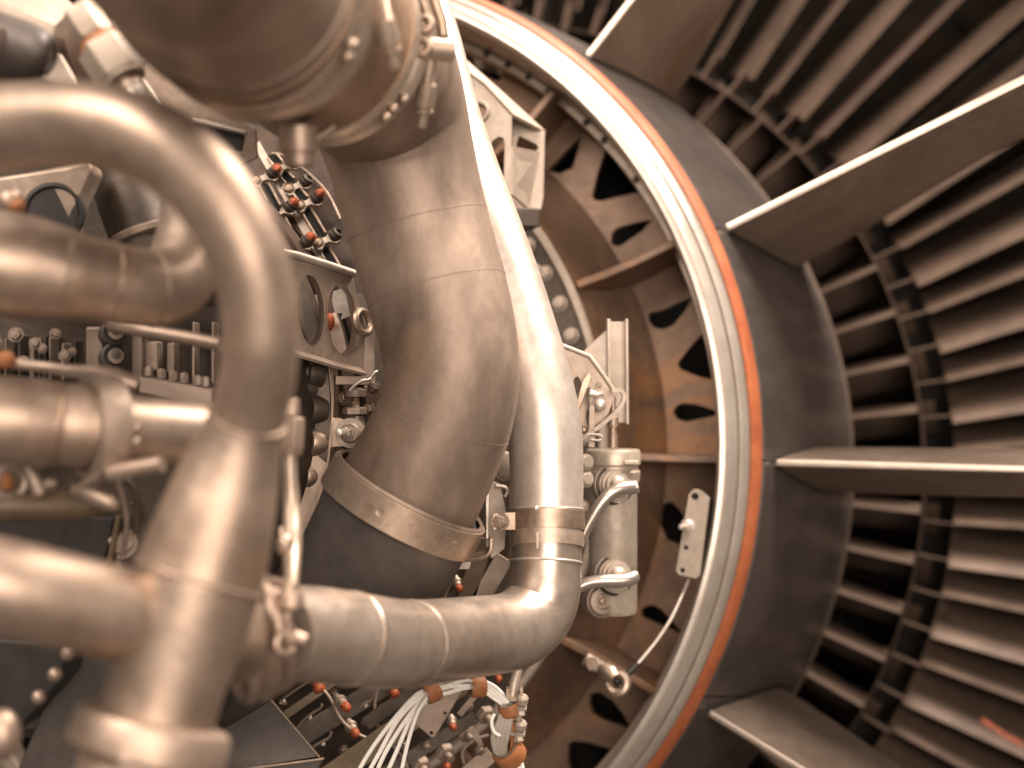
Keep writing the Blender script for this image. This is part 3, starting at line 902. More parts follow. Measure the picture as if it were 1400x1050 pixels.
part('eye_bolt_shank', MB().tube([P(396, 878, .852), P(408, 872, .85), P(418, 875, .85)], [.0040, .0044, .0036], 14), M['tube'], cl)
part('clamp_link', MB().ribbon([P(a, b, c_) for a, b, c_ in spline([(356, 795, .87), (372, 812, .862), (382, 840, .858), (388, 868, .856)], 5)], Vector((1, .2, 0)), .0055, .0035), M['tube'], cl)
part('clamp_link', MB().tube([P(358, 790, .88), P(372, 795, .87), P(392, 800, .862)], .003, 10), M['band'], cl)

# ------------------------------------------------------------------ arched tube and cone
ar = thing('arched_tube', 'thick blurred tube arching over the left foreground and flaring into a cone', 'pipe', P(320, 560, .76))
KA = [(-170, 260, .80, 61), (-110, 214, .79, 60), (-50, 187, .785, 59), (10, 174, .775, 58.5), (70, 169, .765, 58), (130, 171, .755, 58), (185, 184, .748, 58), (235, 211, .742, 57), (280, 250, .74, 56), (315, 300, .74, 55), (340, 355, .742, 54), (354, 415, .747, 53), (356, 470, .752, 52.5), (350, 525, .76, 52), (336, 578, .768, 52)]
mb, pa, ra = seg_tube(KA)
part('arch', mb, M['tube'], ar)
KA2 = [(336, 576, .768, 52), (325, 615, .772, 60), (310, 665, .775, 71), (295, 715, .775, 80), (280, 765, .775, 86), (270, 795, .774, 88)]
mb, pa2, ra2 = seg_tube(KA2)
part('cone', mb, M['tube'], ar)
bead(ar, pa, ra, 337, 573, .0012, M['tube'])
bead(ar, pa2, ra2, 272, 788, .0012, M['tube'])
KA3 = [(270, 795, .774, 88), (256, 845, .772, 86), (242, 890, .77, 82), (228, 935, .768, 79), (216, 975, .766, 79), (205, 1010, .764, 82), (188, 1070, .76, 84)]
mb, pa3, ra3 = seg_tube(KA3)
part('stem', mb, M['tube'], ar)
KA4 = [(-140, 770, .70, 68), (-60, 788, .71, 67), (20, 806, .72, 66), (90, 822, .735, 65), (150, 836, .75, 64), (205, 850, .768, 63), (250, 862, .778, 60)]
mb, pa4, ra4 = seg_tube(KA4)
part('branch', mb, M['tube'], ar)
bead(ar, pa4, ra4, 185, 845, .0022, M['tube'], k=1.0)
KA5 = [(255, 868, .79, 64), (300, 872, .845, 64), (345, 872, .89, 64)]
mb, _, _ = seg_tube(KA5)
part('side_outlet', mb, M['tube'], ar)
fl = thing('pipe_flange', 'blurred bolted flange ring at the bottom of the flared stem', 'flange', P(200, 1020, .76))
i, c, t = near(pa3, 203, 1015)
rr = px(80, .762)
part('flange_ring', MB().lathe(c, t, [(-.014, rr * 1.0), (-.012, rr * 1.30), (-.008, rr * 1.36), (.006, rr * 1.36), (.008, rr * 1.30), (.010, rr * 1.05), (.022, rr * 1.08), (.03, rr * 1.3)], 72), M['tube'], fl)
for a_, b_ in ((172, 1040), (192, 1042)):
    part('bolt_head', MB().ball(P(a_, b_, .69), .0034, 12), M['plate'], fl)

# ------------------------------------------------------------------ rod
o = thing('tie_rod', 'upright rod with a hex fitting beside the arched tube', 'rod', P(397, 700, .95))
zz = .95
part('top_nut', MB().hexa(P(396, 568, zz), Vector((0, 0, 1)), px(14, zz), px(24, zz), 10), M['tube'], o, bevel=.0005)
part('hex_body', MB().hexa(P(398, 614, zz), Vector((.06, 0, 1)), px(17.5, zz), px(44, zz), 20), M['tube'], o, bevel=.0005)
part('collar', MB().lathe(P(397, 622, zz), Vector((0, 0, 1)), [(0, .0001), (0, px(15, zz)), (px(10, zz), px(18, zz)), (px(10, zz), .0001)], 24), M['tube'], o)
mb, _, _ = seg_tube([(396, 620, zz, 11), (396, 645, zz, 10.5), (398, 690, zz, 12.5), (399, 730, .94, 14), (399, 760, .93, 13), (398, 790, .91, 11), (397, 812, .89, 10)], 6, 20)
part('shaft', mb, M['ridge'], o)
part('ball_joint', MB().ball(P(389, 745, .93), px(13, .93), 16, (1, 1, 1.3)), M['tube'], o)
part('side_pin', MB().tube([P(385, 722, .93), P(386, 745, .925)], px(5, .93), 10), M['tube'], o)

# ------------------------------------------------------------------ left foreground pipes
o = thing('bent_pipe', 'brown stained pipe from the left edge, bending up behind the arch', 'pipe', P(120, 380, .88))
mb, p1, r1 = seg_tube([(-110, 338, .84, 74), (-50, 350, .845, 73), (0, 360, .85, 73), (45, 368, .855, 71), (85, 375, .86, 64), (110, 380, .865, 59), (150, 387, .875, 56), (190, 393, .885, 54), (220, 393, .895, 52), (240, 383, .905, 51), (252, 362, .915, 50), (258, 335, .925, 47), (262, 300, .94, 43), (266, 255, .955, 40), (270, 205, .97, 38)], 10)
part('pipe_body', mb, M['tube'], o)
for x, y in ((88, 376), (150, 387), (205, 394)):
    bead(o, p1, r1, x, y, .0008, M['tube'])
o = thing('beaded_pipe', 'blurred pale pipe at the left edge with a bead and a wide clamp', 'pipe', P(60, 578, .88))
mb, p2, r2 = seg_tube([(-110, 566, .84, 62), (-40, 571, .85, 61), (20, 575, .86, 60), (62, 579, .87, 60), (80, 580, .873, 56), (100, 582, .877, 58), (140, 585, .885, 57), (160, 586, .89, 50), (190, 588, .90, 47), (230, 592, .915, 48), (270, 598, .93, 50), (300, 604, .945, 50)], 10)
part('pipe_body', mb, M['tube'], o)
bead(o, p2, r2, 78, 580, .0015, M['collar'])
o = thing('hoop_clamp', 'blurred hoop clamp with paired rivets on the beaded pipe', 'clamp', P(140, 590, .885))
i, c, t = near(p2, 138, 585)
tt = Vector((.80, .58, -.05)).normalized()
Rh = px(73, .885)
part('hoop', MB().lathe(c, tt, [(-.009, Rh * .82), (-.009, Rh * .98), (-.003, Rh * 1.0), (.006, Rh * 1.0), (.009, Rh * .97), (.010, Rh * .70)], 72), M['plate'], o)
for a_, b_ in ((185, 585), (185, 604), (171, 609)):
    part('rivet', MB().ball(P(a_, b_, .87), .0034, 12), M['tube'], o)
part('tail_bolt', MB().tube([P(a, b, c_) for a, b, c_ in ((150, 647, .86), (165, 645, .858), (190, 639, .855), (222, 634, .852))], [.0052, .0060, .0048, .0052], 14), M['tube'], o)
part('tail_strap', MB().ribbon([P(a, b, c_) for a, b, c_ in spline([(168, 560, .87), (160, 600, .86), (150, 640, .86), (132, 655, .865), (118, 665, .87)], 5)], Vector((.5, .8, 0)), .012, .002), M['plate'], o)

# ------------------------------------------------------------------ upper left: fitting, plates, dark bell
o = thing('hose_fitting', 'pale hex coupling nut with a tube behind the top of the arch', 'fitting', P(150, 80, .95))
zz = .93
a0, a1 = P(112, 22, zz), P(182, 128, zz - .01)
d = (a1 - a0).normalized()
L = (a1 - a0).length
part('elbow_body', MB().hexa(a0 - d * .004, d, px(27, zz), L * .36, 15), M['cast'], o, bevel=.001)
part('groove_ring', MB().lathe(a0 + d * L * .33, d, [(0, .0001), (0, px(28, zz)), (L * .09, px(30, zz)), (L * .09, .0001)], 28), M['rubber'], o)
part('coupling_nut', MB().hexa(a0 + d * L * .40, d, px(37, zz), L * .42, 5, .10), M['cast'], o, bevel=.0012)
part('nut_face', MB().lathe(a0 + d * L * .82, d, [(0, px(32, zz)), (L * .03, px(31, zz)), (L * .03, px(20, zz))], 28), M['cast'], o)
part('tube', MB().tube([a0 + d * L * .75, a0 + d * L * 1.0, a0 + d * L * 1.5], px(18.5, zz), 24), M['bright'], o)
part('tube_sleeve', MB().lathe(a0 + d * L * .85, d, [(0, px(20, zz)), (L * .12, px(20, zz)), (L * .13, px(18, zz))], 24), M['tube'], o)
o = thing('faceted_bracket', 'pale faceted bracket at the top left beside the hex fitting', 'bracket', P(60, 30, .98))
def quad(name, pts, dep, mat, parent, bevel=.0008):
    return part(name, MB().prism([P(*q) for q in pts], dep), mat, parent, bevel=bevel)
quad('upper_face', [(-60, -70, .96), (20, -60, .97), (101, 8, .985), (75, 36, .97), (-60, -20, .95)], Vector((0, .01, 0)), M['cast'], o)
quad('lower_face', [(-60, -22, .95), (75, 36, .97), (72, 52, .97), (-60, 8, .95)], Vector((.0, .012, 0)), M['cast'], o)
quad('end_face', [(101, 8, .985), (108, 16, 1.0), (92, 98, 1.03), (78, 70, 1.0), (72, 50, .97), (75, 34, .97)], Vector((.004, .012, 0)), M['plate'], o)
quad('web', [(60, 62, .99), (82, 74, .99), (112, 125, .99), (20, 140, .98), (-60, 150, .98), (-60, 110, .98), (30, 95, .98)], Vector((0, .006, 0)), M['cast'], o)
o = thing('duct_end', 'dark rounded duct end at the left edge above the arch', 'duct', P(10, 66, .93))
mb, _, _ = seg_tube([(-120, 30, .96, 50), (-50, 48, .95, 48), (0, 62, .94, 44), (40, 70, .935, 38), (60, 74, .93, 28), (68, 76, .93, 12)], 8, 36)
part('rounded_end', mb, M['sleeve'], o)
part('stub', MB().tube([P(-80, 40, .93), P(-30, 52, .92), P(-2, 60, .915)], px(22, .92), 24), M['tube'], o)
o = thing('sheet_shroud', 'flat grey sheet panel between the arch and the top duct', 'panel', P(240, 110, 1.08))
quad('sheet', [(150, 20, 1.06), (215, 82, 1.07), (262, 118, 1.08), (350, 176, 1.10), (352, 215, 1.10), (300, 240, 1.09), (190, 215, 1.06), (150, 150, 1.05)], Vector((0, .004, 0)), M['plate'], o)
quad('sheet_rib', [(178, 92, 1.045), (184, 92, 1.045), (232, 158, 1.05), (226, 160, 1.05)], Vector((0, .012, 0)), M['cast'], o)
quad('notch_lip', [(262, 160, 1.05), (335, 178, 1.06), (337, 183, 1.06), (264, 166, 1.05)], Vector((0, .006, 0)), M['cast'], o)
quad('notch_shade', [(266, 168, 1.055), (335, 184, 1.065), (330, 206, 1.065), (300, 200, 1.06)], Vector((0, .004, 0)), M['dark'], o)  # dark patch laid over the sheet for the shade in its notch

# ------------------------------------------------------------------ left background: accessories behind the pipes
o = thing('accessory_housing', 'grey cast housing with a dark round port under the arch', 'housing', P(90, 250, 1.05))
zz = 1.08
quad('housing_face', [(-60, 250, zz), (40, 235, zz), (120, 220, zz), (128, 232, zz), (104, 285, zz), (96, 330, zz), (-60, 340, zz)], Vector((.0, .03, 0)), M['plate'], o, .004)
part('port', MB().lathe(P(72, 290, zz - .002), Vector((.1, -1, .05)), [(-.004, .024), (0, .023), (.001, .020), (-.001, .018), (-.001, .0001)], 40), M['dark'], o)
part('knob', MB().ball(P(14, 276, .90), px(19, .90), 18), M['tube'], o)
part('knob_cap', MB().ball(P(24, 282, .895), px(11, .9), 14), M['rubber'], o)
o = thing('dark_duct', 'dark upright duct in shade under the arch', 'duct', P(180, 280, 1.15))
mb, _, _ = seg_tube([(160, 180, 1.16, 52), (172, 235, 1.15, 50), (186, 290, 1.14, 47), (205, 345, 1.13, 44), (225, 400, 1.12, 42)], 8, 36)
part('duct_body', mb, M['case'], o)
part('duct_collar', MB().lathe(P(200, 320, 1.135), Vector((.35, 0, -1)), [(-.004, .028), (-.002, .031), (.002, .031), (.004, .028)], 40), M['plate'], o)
o = thing('connector_block', 'blurred block with round connectors and a bolted ledge below the bent pipe', 'block', P(190, 490, 1.10))
zz = 1.12
quad('back_plate', [(-60, 420, zz + .05), (330, 420, zz + .05), (330, 580, zz + .05), (-60, 560, zz + .05)], Vector((0, .01, 0)), M['case'], o)
def post(x0, x1, y0, y1, z, mat, name='post'):
    quad(name, [(x0, y0, z), (x1, y0, z), (x1, y1, z), (x0, y1, z)], Vector((0, .02, 0)), mat, o, .002)
post(117, 140, 446, 520, zz, M['strut']); post(180, 194, 448, 520, zz, M['strut'])
post(198, 215, 466, 508, zz + .01, M['plate']); post(228, 238, 468, 512, zz + .02, M['strut'])
post(262, 266, 440, 525, zz + .02, M['plate']); post(288, 293, 440, 525, zz + .02, M['strut'])
rg = random.Random(5)
for k in range(15):
    x = -20 + k * 8.6
    h_ = rg.uniform(6, 30)
    post(x, x + rg.uniform(2.5, 6), 448 + h_, 520, zz + rg.uniform(.0, .03), M[rg.choice(['case', 'strut', 'plate', 'case'])], 'fin')
for k in range(9):
    bolt(o, P(-10 + k * 14 + rg.uniform(-4, 4), rg.uniform(452, 500), zz - .004), Vector((rg.uniform(.1, .5), -1, .1)), rg.uniform(.0028, .0050), M['strut'], h=rg.uniform(.8, 1.6))
0 and post(70, 108, 455, 500, zz + .02, M['plate'], 'ribbed_box'); 0
for y in (455, 488):
    part('connector', MB().lathe(P(155, y, zz - .005), Vector((.45, -1, .15)), [(-.02, .0001), (-.02, .0105), (.006, .0105), (.008, .0085), (.004, .0075), (.004, .0045), (.013, .004), (.014, .0001)], 24), M['sleeve'], o)
    part('connector_core', MB().lathe(P(158, y, zz - .012), Vector((.45, -1, .15)), [(-.004, .0001), (-.004, .0062), (.004, .006), (.005, .003), (.005, .0001)], 18), M['strut'], o)
quad('ledge', [(190, 515, zz - .03), (290, 532, zz - .02), (290, 556, zz - .02), (190, 536, zz - .03)], Vector((0, .03, .0)), M['strut'], o)
for k, x in enumerate((203, 221, 237, 252, 270, 281)):
    bolt(o, P(x, 514 + (x - 203) * .18, zz - .02), Vector((0, 0, 1)), .0036, M['strut'], h=1.8)
o = thing('slim_tube', 'slim pale tube crossing right to the arch below the bent pipe', 'tube', P(260, 463, .98))
mb, _, _ = seg_tube([(150, 444, 1.0, 9.5), (215, 455, .99, 9.5), (260, 463, .98, 9.5), (302, 471, .97, 9.5)], 4, 20)
part('tube_body', mb, M['tube'], o)
o = thing('control_rod', 'blurred tan rod with a rusty end above the beaded pipe', 'rod', P(80, 505, .95))
mb, _, _ = seg_tube([(-20, 490, .93, 9), (20, 497, .93, 8), (60, 502, .93, 8), (100, 508, .925, 10), (135, 512, .92, 13), (165, 520, .92, 14), (188, 528, .92, 10)], 5, 20)
part('rod_body', mb, M['tube'], o)
part('rod_end', MB().ball(P(8, 492, .92), px(13, .92), 14), M['rubber'], o)
o = thing('hinge_bracket', 'blurred dark bracket with a rounded nose below the beaded pipe', 'bracket', P(80, 690, .93))
mb, _, _ = seg_tube([(-80, 690, .90, 26), (0, 692, .905, 24), (70, 692, .91, 22), (120, 688, .91, 21), (150, 692, .91, 14), (162, 700, .91, 5)], 6, 24)
part('arm', mb, M['olive'], o)
mb, _, _ = seg_tube([(100, 668, .89, 10), (125, 675, .89, 14), (148, 686, .89, 13), (160, 694, .89, 7)], 5, 20)
part('nose', mb, M['tube'], o)
part('lever', MB().tube([P(36, 636, .88), P(46, 655, .88), P(55, 676, .88)], [px(6, .88), px(8, .88), px(11, .88)], 14), M['plate'], o)
part('lever_foot', MB().tube([P(52, 668, .885), P(68, 660, .885), P(76, 662, .885)], px(7, .885), 12), M['plate'], o)
part('loop', MB().ring(P(14, 660, .90), Vector((.6, -.8, 0)), px(20, .9), px(6, .9), 30), M['plate'], o)
part('boss', MB().ball(P(2, 662, .91), px(18, .91), 16), M['rubber'], o)
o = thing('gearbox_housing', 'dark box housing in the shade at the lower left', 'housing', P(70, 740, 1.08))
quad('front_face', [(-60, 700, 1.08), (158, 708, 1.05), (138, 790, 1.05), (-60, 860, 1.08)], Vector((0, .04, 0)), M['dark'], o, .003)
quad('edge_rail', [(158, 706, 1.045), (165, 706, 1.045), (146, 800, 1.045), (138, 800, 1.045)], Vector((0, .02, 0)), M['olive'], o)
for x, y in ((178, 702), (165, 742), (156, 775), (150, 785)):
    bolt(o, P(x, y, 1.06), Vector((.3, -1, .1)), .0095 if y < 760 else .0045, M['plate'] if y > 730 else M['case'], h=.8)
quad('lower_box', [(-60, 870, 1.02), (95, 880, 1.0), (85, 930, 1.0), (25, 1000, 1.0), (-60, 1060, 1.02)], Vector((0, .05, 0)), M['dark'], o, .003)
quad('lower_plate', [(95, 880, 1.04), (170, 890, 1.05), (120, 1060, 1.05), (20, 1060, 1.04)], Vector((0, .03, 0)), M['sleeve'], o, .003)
for x, y in ((92, 893), (75, 922), (53, 953)):
    part('latch', MB().ball(P(x, y, .98), .0052, 12, (1, 1, 1)), M['tube'], o)
m = MB().ball(P(2, 1005, .80), px(26, .8), 18, (1, 1, 1.4))
solo('rounded_knob', m, M['tube'], 'blurred rounded knob at the lower left corner', 'knob')
# ------------------------------------------------------------------ cast bracket, upper middle
o = thing('cast_bracket', 'cream cast bracket with a round boss between duct and white ring', 'bracket', P(690, 180, 1.50))
zf, zb = 1.47, 1.53
outf = [(600, 88), (633, 96), (662, 118), (700, 158), (698, 266), (690, 270), (672, 262), (640, 230), (600, 200)]
def circ(cx, cy, r, n=28, ry=None):
    return [(cx + r * math.cos(2 * math.pi * i / n), cy + (ry or r) * math.sin(2 * math.pi * i / n)) for i in range(n)]
h1 = circ(655, 153, 9.5)
h2 = [(668, 203), (674, 192), (682, 187), (688, 189), (690, 197), (689, 240), (684, 246), (676, 228)]
m = MB().prism([P(a, b, zf) for a, b in outf], Vector((0, .010, 0)), [[P(a, b, zf) for a, b in h] for h in (h1, h2)])
part('front_plate', m, M['cast'], o, bevel=.0008)
c = P(655, 153, zf)
part('boss', MB().lathe(c, Vector((-.12, -1, .05)), [(-.002, .0118), (.005, .0116), (.006, .0108), (.006, .0082), (-.010, .0076)], 36), M['cast'], o)
part('slot_shade', MB().tube([P(637, 108, zf - .0005), P(647, 118, zf - .0005)], .0016, 8), M['dark'], o)  # dark rod in place of the shade in a narrow slot
outb = [(690, 140), (745, 182), (743, 270), (740, 286), (726, 291), (704, 270), (700, 262), (700, 160)]
h3 = [(706, 196), (710, 186), (733, 197), (736, 202), (730, 210), (718, 218), (708, 228)]
m = MB().prism([P(a, b, zb) for a, b in outb], Vector((0, .010, 0)), [[P(a, b, zb) for a, b in h3]])
part('rear_plate', m, M['cast'], o, bevel=.0008)
def loft(loopa, loopb):
    n = len(loopa)
    return MB().add(list(loopa) + list(loopb), [(i, (i + 1) % n, n + (i + 1) % n, n + i) for i in range(n)] + [tuple(range(n))[::-1], tuple(range(n, 2 * n))])
m = loft([P(600, 84, zf - .002), P(633, 92, zf - .002), P(663, 114, zf - .002), P(702, 156, zf - .002), P(700, 160, zf), P(662, 119, zf), P(633, 97, zf), P(600, 89, zf)],
         [P(600, 60, zb + .02), P(640, 84, zb + .012), P(690, 128, zb + .01), P(747, 180, zb + .01), P(745, 184, zb + .012), P(690, 133, zb + .012), P(640, 90, zb + .014), P(600, 66, zb + .02)])
part('top_rib', m, M['cast'], o, sharp=30)
m = loft([P(698, 200, zf + .008), P(701, 200, zf + .008), P(701, 266, zf + .008), P(698, 266, zf + .008)],
         [P(738, 208, zb + .004), P(741, 208, zb + .004), P(726, 288, zb + .004), P(722, 288, zb + .004)])
part('inner_web', m, M['cast'], o)
part('foot', MB().box(P(715, 300, 1.5), Vector((1, .2, 0)).normalized(), Vector((-.2, 1, 0)).normalized(), Vector((0, 0, 1)), .014, .02, .010), M['case'], o, bevel=.002)

# ------------------------------------------------------------------ channel bracket and lever mechanism
o = thing('channel_bracket', 'upright pale channel bracket in front of the brown cone', 'bracket', P(840, 500, 1.42))
zz = 1.42
quad('channel_back', [(832, 440, zz + .006), (858, 440, zz + .006), (858, 578, zz + .006), (836, 578, zz + .006)], Vector((0, .003, 0)), M['cast'], o, .0005)
quad('channel_edge', [(830, 436, zz - .010), (835, 436, zz - .010), (836, 545, zz - .010), (831, 540, zz - .010)], Vector((0, .020, 0)), M['cast'], o, .0006)
quad('channel_edge', [(855, 436, zz - .004), (859, 436, zz - .004), (860, 580, zz - .004), (856, 580, zz - .004)], Vector((0, .014, 0)), M['cast'], o, .0006)
quad('gusset', [(798, 480, zz - .004), (830, 450, zz - .004), (831, 540, zz - .004), (818, 528, zz - .004)], Vector((0, .003, 0)), M['cast'], o, .0005)
o = thing('lever_mechanism', 'dark plate with slots, levers and pins beside the shiny pipe', 'mechanism', P(805, 530, 1.33))
zz = 1.335
outl = [(740, 464), (765, 473), (806, 489), (836, 531), (838, 548), (832, 566), (814, 582), (800, 590), (760, 560)]
m = MB().prism([P(a, b, zz) for a, b in outl], Vector((0, .005, 0)), [[P(a, b, zz) for a, b in circ(789, 528, 5.5, 20, 13)], [P(a, b, zz) for a, b in circ(818, 527, 4.5, 16)], [P(a, b, zz) for a, b in circ(806, 570, 5, 16, 14)]])
part('plate', m, M['plate'], o, bevel=.0005)
part('plate_edge', MB().tube([P(a, b, zz - .001) for a, b in ((742, 463), (765, 471), (806, 487), (826, 514), (838, 532))], .0022, 10), M['cast'], o)
quad('lever', [(797, 520, zz - .012), (806, 508, zz - .012), (809, 516, zz - .012), (792, 560, zz - .012), (786, 560, zz - .012)], Vector((0, .004, 0)), M['band'], o, .0006)
part('clevis', MB().tube([P(809, 530, zz - .016), P(808, 552, zz - .016)], [px(6, zz), px(5, zz)], 14), M['cast'], o)
quad('link_bar', [(806, 550, zz - .014), (813, 550, zz - .014), (813, 612, zz - .014), (805, 612, zz - .014)], Vector((0, .005, 0)), M['plate'], o, .0006)
part('pin', MB().tube([P(808, 538, zz - .018), P(818, 540, zz - .02), P(826, 538, zz - .022)], [px(6, zz), px(4, zz), px(4, zz)], 12), M['bright'], o)
part('nut', MB().ball(P(820, 554, zz - .012), px(8.5, zz), 14), M['bright'], o)
part('bent_arm', MB().ribbon([P(a, b, zz - .010) for a, b, _ in spline([(836, 534, 0), (849, 534, 0), (853, 544, 0), (846, 558, 0), (830, 574, 0), (812, 588, 0)], 5)], Vector((0, 1, 0)), .012, .0035), M['cast'], o)
part('cotter_pin', MB().tube([P(a, b, zz - .02) for a, b, _ in spline([(798, 601, 0), (806, 594, 0), (820, 595, 0), (823, 599, 0), (819, 602, 0), (808, 601, 0)], 5)], .0012, 8), M['bright'], o)
part('lower_pin', MB().ball(P(798, 588, zz - .01), px(6, zz), 12), M['band'], o)

# ------------------------------------------------------------------ canister with banjo fittings
o = thing('canister', 'pale upright canister with two banjo ports right of the shiny pipe', 'canister', P(838, 720, 1.40))
zz = 1.40
c = P(838, 838, zz); up = Vector((0, 0, 1))
R = px(33, zz); H = px(208, zz)
part('body', MB().lathe(c, up, [(0, .0001), (0, R * .95), (.004, R), (H * .82, R), (H * .86, R * 1.04)], 48), M['filter'], o)
part('cap', MB().lathe(c, up, [(H * .86, R * 1.0), (H * .865, R * 1.10), (H * .93, R * 1.14), (H * .945, R * 1.05), (H * .97, R * 1.05), (H * .98, R * 1.14), (H * 1.06, R * 1.14), (H * 1.075, R * 1.08), (H * 1.075, .0001)], 48), M['filter'], o)
part('top_fitting', MB().lathe(P(838, 612, zz - .004), up, [(0, .0001), (0, .0048), (.012, .0046), (.014, .0036), (.02, .0036), (.022, .0056), (.030, .0056), (.031, .0030), (.05, .0030), (.05, .0001)], 18), M['tube'], o)
part('cap_tab', MB().box(P(862, 632, zz - .024), Vector((1, .2, 0)).normalized(), Vector((-.2, 1, 0)).normalized(), up, .007, .004, .0018), M['filter'], o, bevel=.0005)
ax = Vector((.30, -.93, .10)).normalized()
for yy in (663, 787):
    cc = P(841, yy, zz - .022)
    part('port', MB().lathe(cc - ax * .012, ax, [(0, .0205), (.010, .0205), (.011, .0190), (.011, .0165), (.0125, .0165), (.0125, .0155), (.017, .0150), (.017, .0125), (.019, .0125), (.0205, .0118), (.0205, .0090), (.0215, .0088), (.024, .0070), (.026, .004), (.026, .0001)], 36), M['filter'], o)
    part('seal_ring', MB().ring(cc - ax * .001, ax, .0182, .0016, 36), M['case'], o)
part('lower_port', MB().lathe(P(822, 822, zz - .02), ax, [(-.01, .0165), (.004, .0165), (.005, .0150), (.003, .0135), (.005, .0125), (.0055, .008), (.002, .007), (.002, .0035), (.005, .003), (.006, .0001)], 32), M['plate'], o)
o2 = thing('bent_tube', 'polished tube bending from the upper port of the canister', 'tube', P(840, 680, 1.34))
mb, _, _ = seg_tube([(873, 665, 1.345, 9), (866, 666, 1.345, 9.5), (850, 668, 1.34, 9.5), (836, 674, 1.337, 9), (822, 688, 1.335, 8.5), (808, 710, 1.335, 8.5), (796, 732, 1.335, 8.5), (786, 750, 1.335, 8.5)], 6, 20)
part('tube_body', mb, M['chrome'], o2)
o2 = thing('bent_tube', 'polished tube running left from the lower port of the canister', 'tube', P(830, 796, 1.34))
mb, _, _ = seg_tube([(868, 788, 1.345, 9), (860, 792, 1.34, 9.5), (845, 794, 1.337, 9.5), (825, 794, 1.335, 9), (805, 797, 1.335, 8.5), (790, 803, 1.335, 8.5), (770, 812, 1.335, 8.5)], 6, 20)
part('tube_body', mb, M['chrome'], o2)
for x, y in ((802, 655), (802, 632)):
    solo('pipe_nut', MB().lathe(P(x, y, 1.32), Vector((.5, -.85, .1)), [(-.01, .0001), (-.01, .0075), (0, .008), (.003, .005), (.003, .0001)], 18), M['filter'],
         'small round nut between shiny pipe and canister, %s' % ('lower one' if y > 640 else 'upper one'), 'nut')

# ------------------------------------------------------------------ drilled angle bracket and cable
o = thing('drilled_bracket', 'grey angle bracket with drilled holes and a bolt inside the ring', 'bracket', P(950, 730, 1.52))
zz = 1.51
def dz(x): return zz + (x - 945) * .0004
outd = [(942, 676), (947, 670), (954, 669), (961, 673), (970, 681), (957, 787), (951, 791), (928, 786), (924, 780)]
hs = [circ(950, 679, 5.2, 18), circ(938, 749, 3.3, 14), circ(933, 780, 3.6, 14)]
m = MB().prism([P(a, b, dz(a)) for a, b in outd], Vector((.001, .004, 0)), [[P(a, b, dz(a)) for a, b in h] for h in hs])
part('drilled_face', m, M['cast'], o, bevel=.0005)
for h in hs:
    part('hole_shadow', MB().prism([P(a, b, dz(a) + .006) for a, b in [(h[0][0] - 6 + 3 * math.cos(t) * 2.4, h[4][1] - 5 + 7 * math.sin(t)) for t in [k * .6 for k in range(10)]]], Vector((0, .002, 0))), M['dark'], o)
quad('shaded_side', [(970, 682, 1.52), (986, 686, 1.56), (976, 750, 1.56), (963, 790, 1.55), (957, 787, 1.515)], Vector((.002, .004, 0)), M['case'], o)  # turned side in dark metal, its shade put into the colour
bolt(o, P(941, 718, zz), Vector((-.35, -1, .05)), .0060, M['bright'], h=1.0)
part('bolt_tip', MB().lathe(P(937, 719, zz - .006), Vector((-.6, -1, 0)), [(0, .003), (.012, .003), (.013, .0001)], 12), M['bright'], o)
o = thing('cable', 'thin pale cable hanging from the drilled bracket to a lug', 'cable', P(900, 870, 1.5))
mb, _, _ = seg_tube([(942, 792, 1.53, 2.2), (932, 815, 1.515, 2.2), (918, 845, 1.50, 2.4), (902, 870, 1.49, 2.4), (885, 892, 1.485, 2.4), (868, 912, 1.48, 2.4)], 6, 10)
part('wire', mb, M['bright'], o)
mb, _, _ = seg_tube([(872, 907, 1.482, 3.6), (862, 918, 1.478, 4.6), (850, 928, 1.474, 5), (842, 934, 1.47, 4.5)], 5, 14)
part('boot', mb, M['dark'], o)
o = thing('cable_lug', 'eyelet lug and bolt at the lower end of the thin cable', 'lug', P(840, 930, 1.49))
part('eyelet', MB().ring(P(844, 935, 1.47), Vector((-.35, -.85, .35)), .0098, .0050, 28), M['band'], o)
part('crimp', MB().tube([P(826, 915, 1.485), P(834, 922, 1.478), P(842, 930, 1.472)], [.0085, .0105, .009], 18), M['band'], o)
part('stud', MB().lathe(P(836, 921, 1.478), Vector((-.2, -.9, .5)), [(0, .0001), (0, .0055), (.008, .0055), (.009, .004), (.009, .0001)], 16), M['bright'], o)
part('side_nut', MB().hexa(P(813, 908, 1.49), Vector((-.3, -.9, .2)), .0085, .008), M['plate'], o)
part('base_bar', MB().tube([P(800, 900, 1.50), P(830, 918, 1.50), P(856, 938, 1.50)], .0075, 14), M['plate'], o)

# ------------------------------------------------------------------ bracket and straps between the duct and the shiny pipe
o = thing('stiffener_bracket', 'pale sheet bracket with bent tabs between duct clamp and shiny pipe', 'bracket', P(670, 710, 1.25))
zz = 1.255
quad('upright', [(668, 670, zz), (674, 658, zz), (684, 662, zz), (692, 700, zz), (690, 750, zz), (672, 764, zz), (664, 745, zz), (667, 700, zz)], Vector((0, .004, 0)), M['cast'], o, .0005)
quad('fold', [(664, 676, zz - .006), (669, 674, zz - .006), (668, 738, zz - .006), (664, 736, zz - .006)], Vector((0, .010, 0)), M['bright'], o, .0006)
part('lower_tab', MB().ribbon([P(a, b, zz - .006) for a, b, _ in spline([(596, 764, 0), (640, 762, 0), (660, 759, 0), (670, 750, 0), (672, 735, 0)], 5)], Vector((0, 1, .3)), .014, .003), M['band'], o, bevel=.0004)
quad('lower_face', [(600, 764, zz - .012), (646, 762, zz - .012), (642, 778, zz - .012), (600, 780, zz - .012)], Vector((0, .003, 0)), M['cast'], o, .0005)
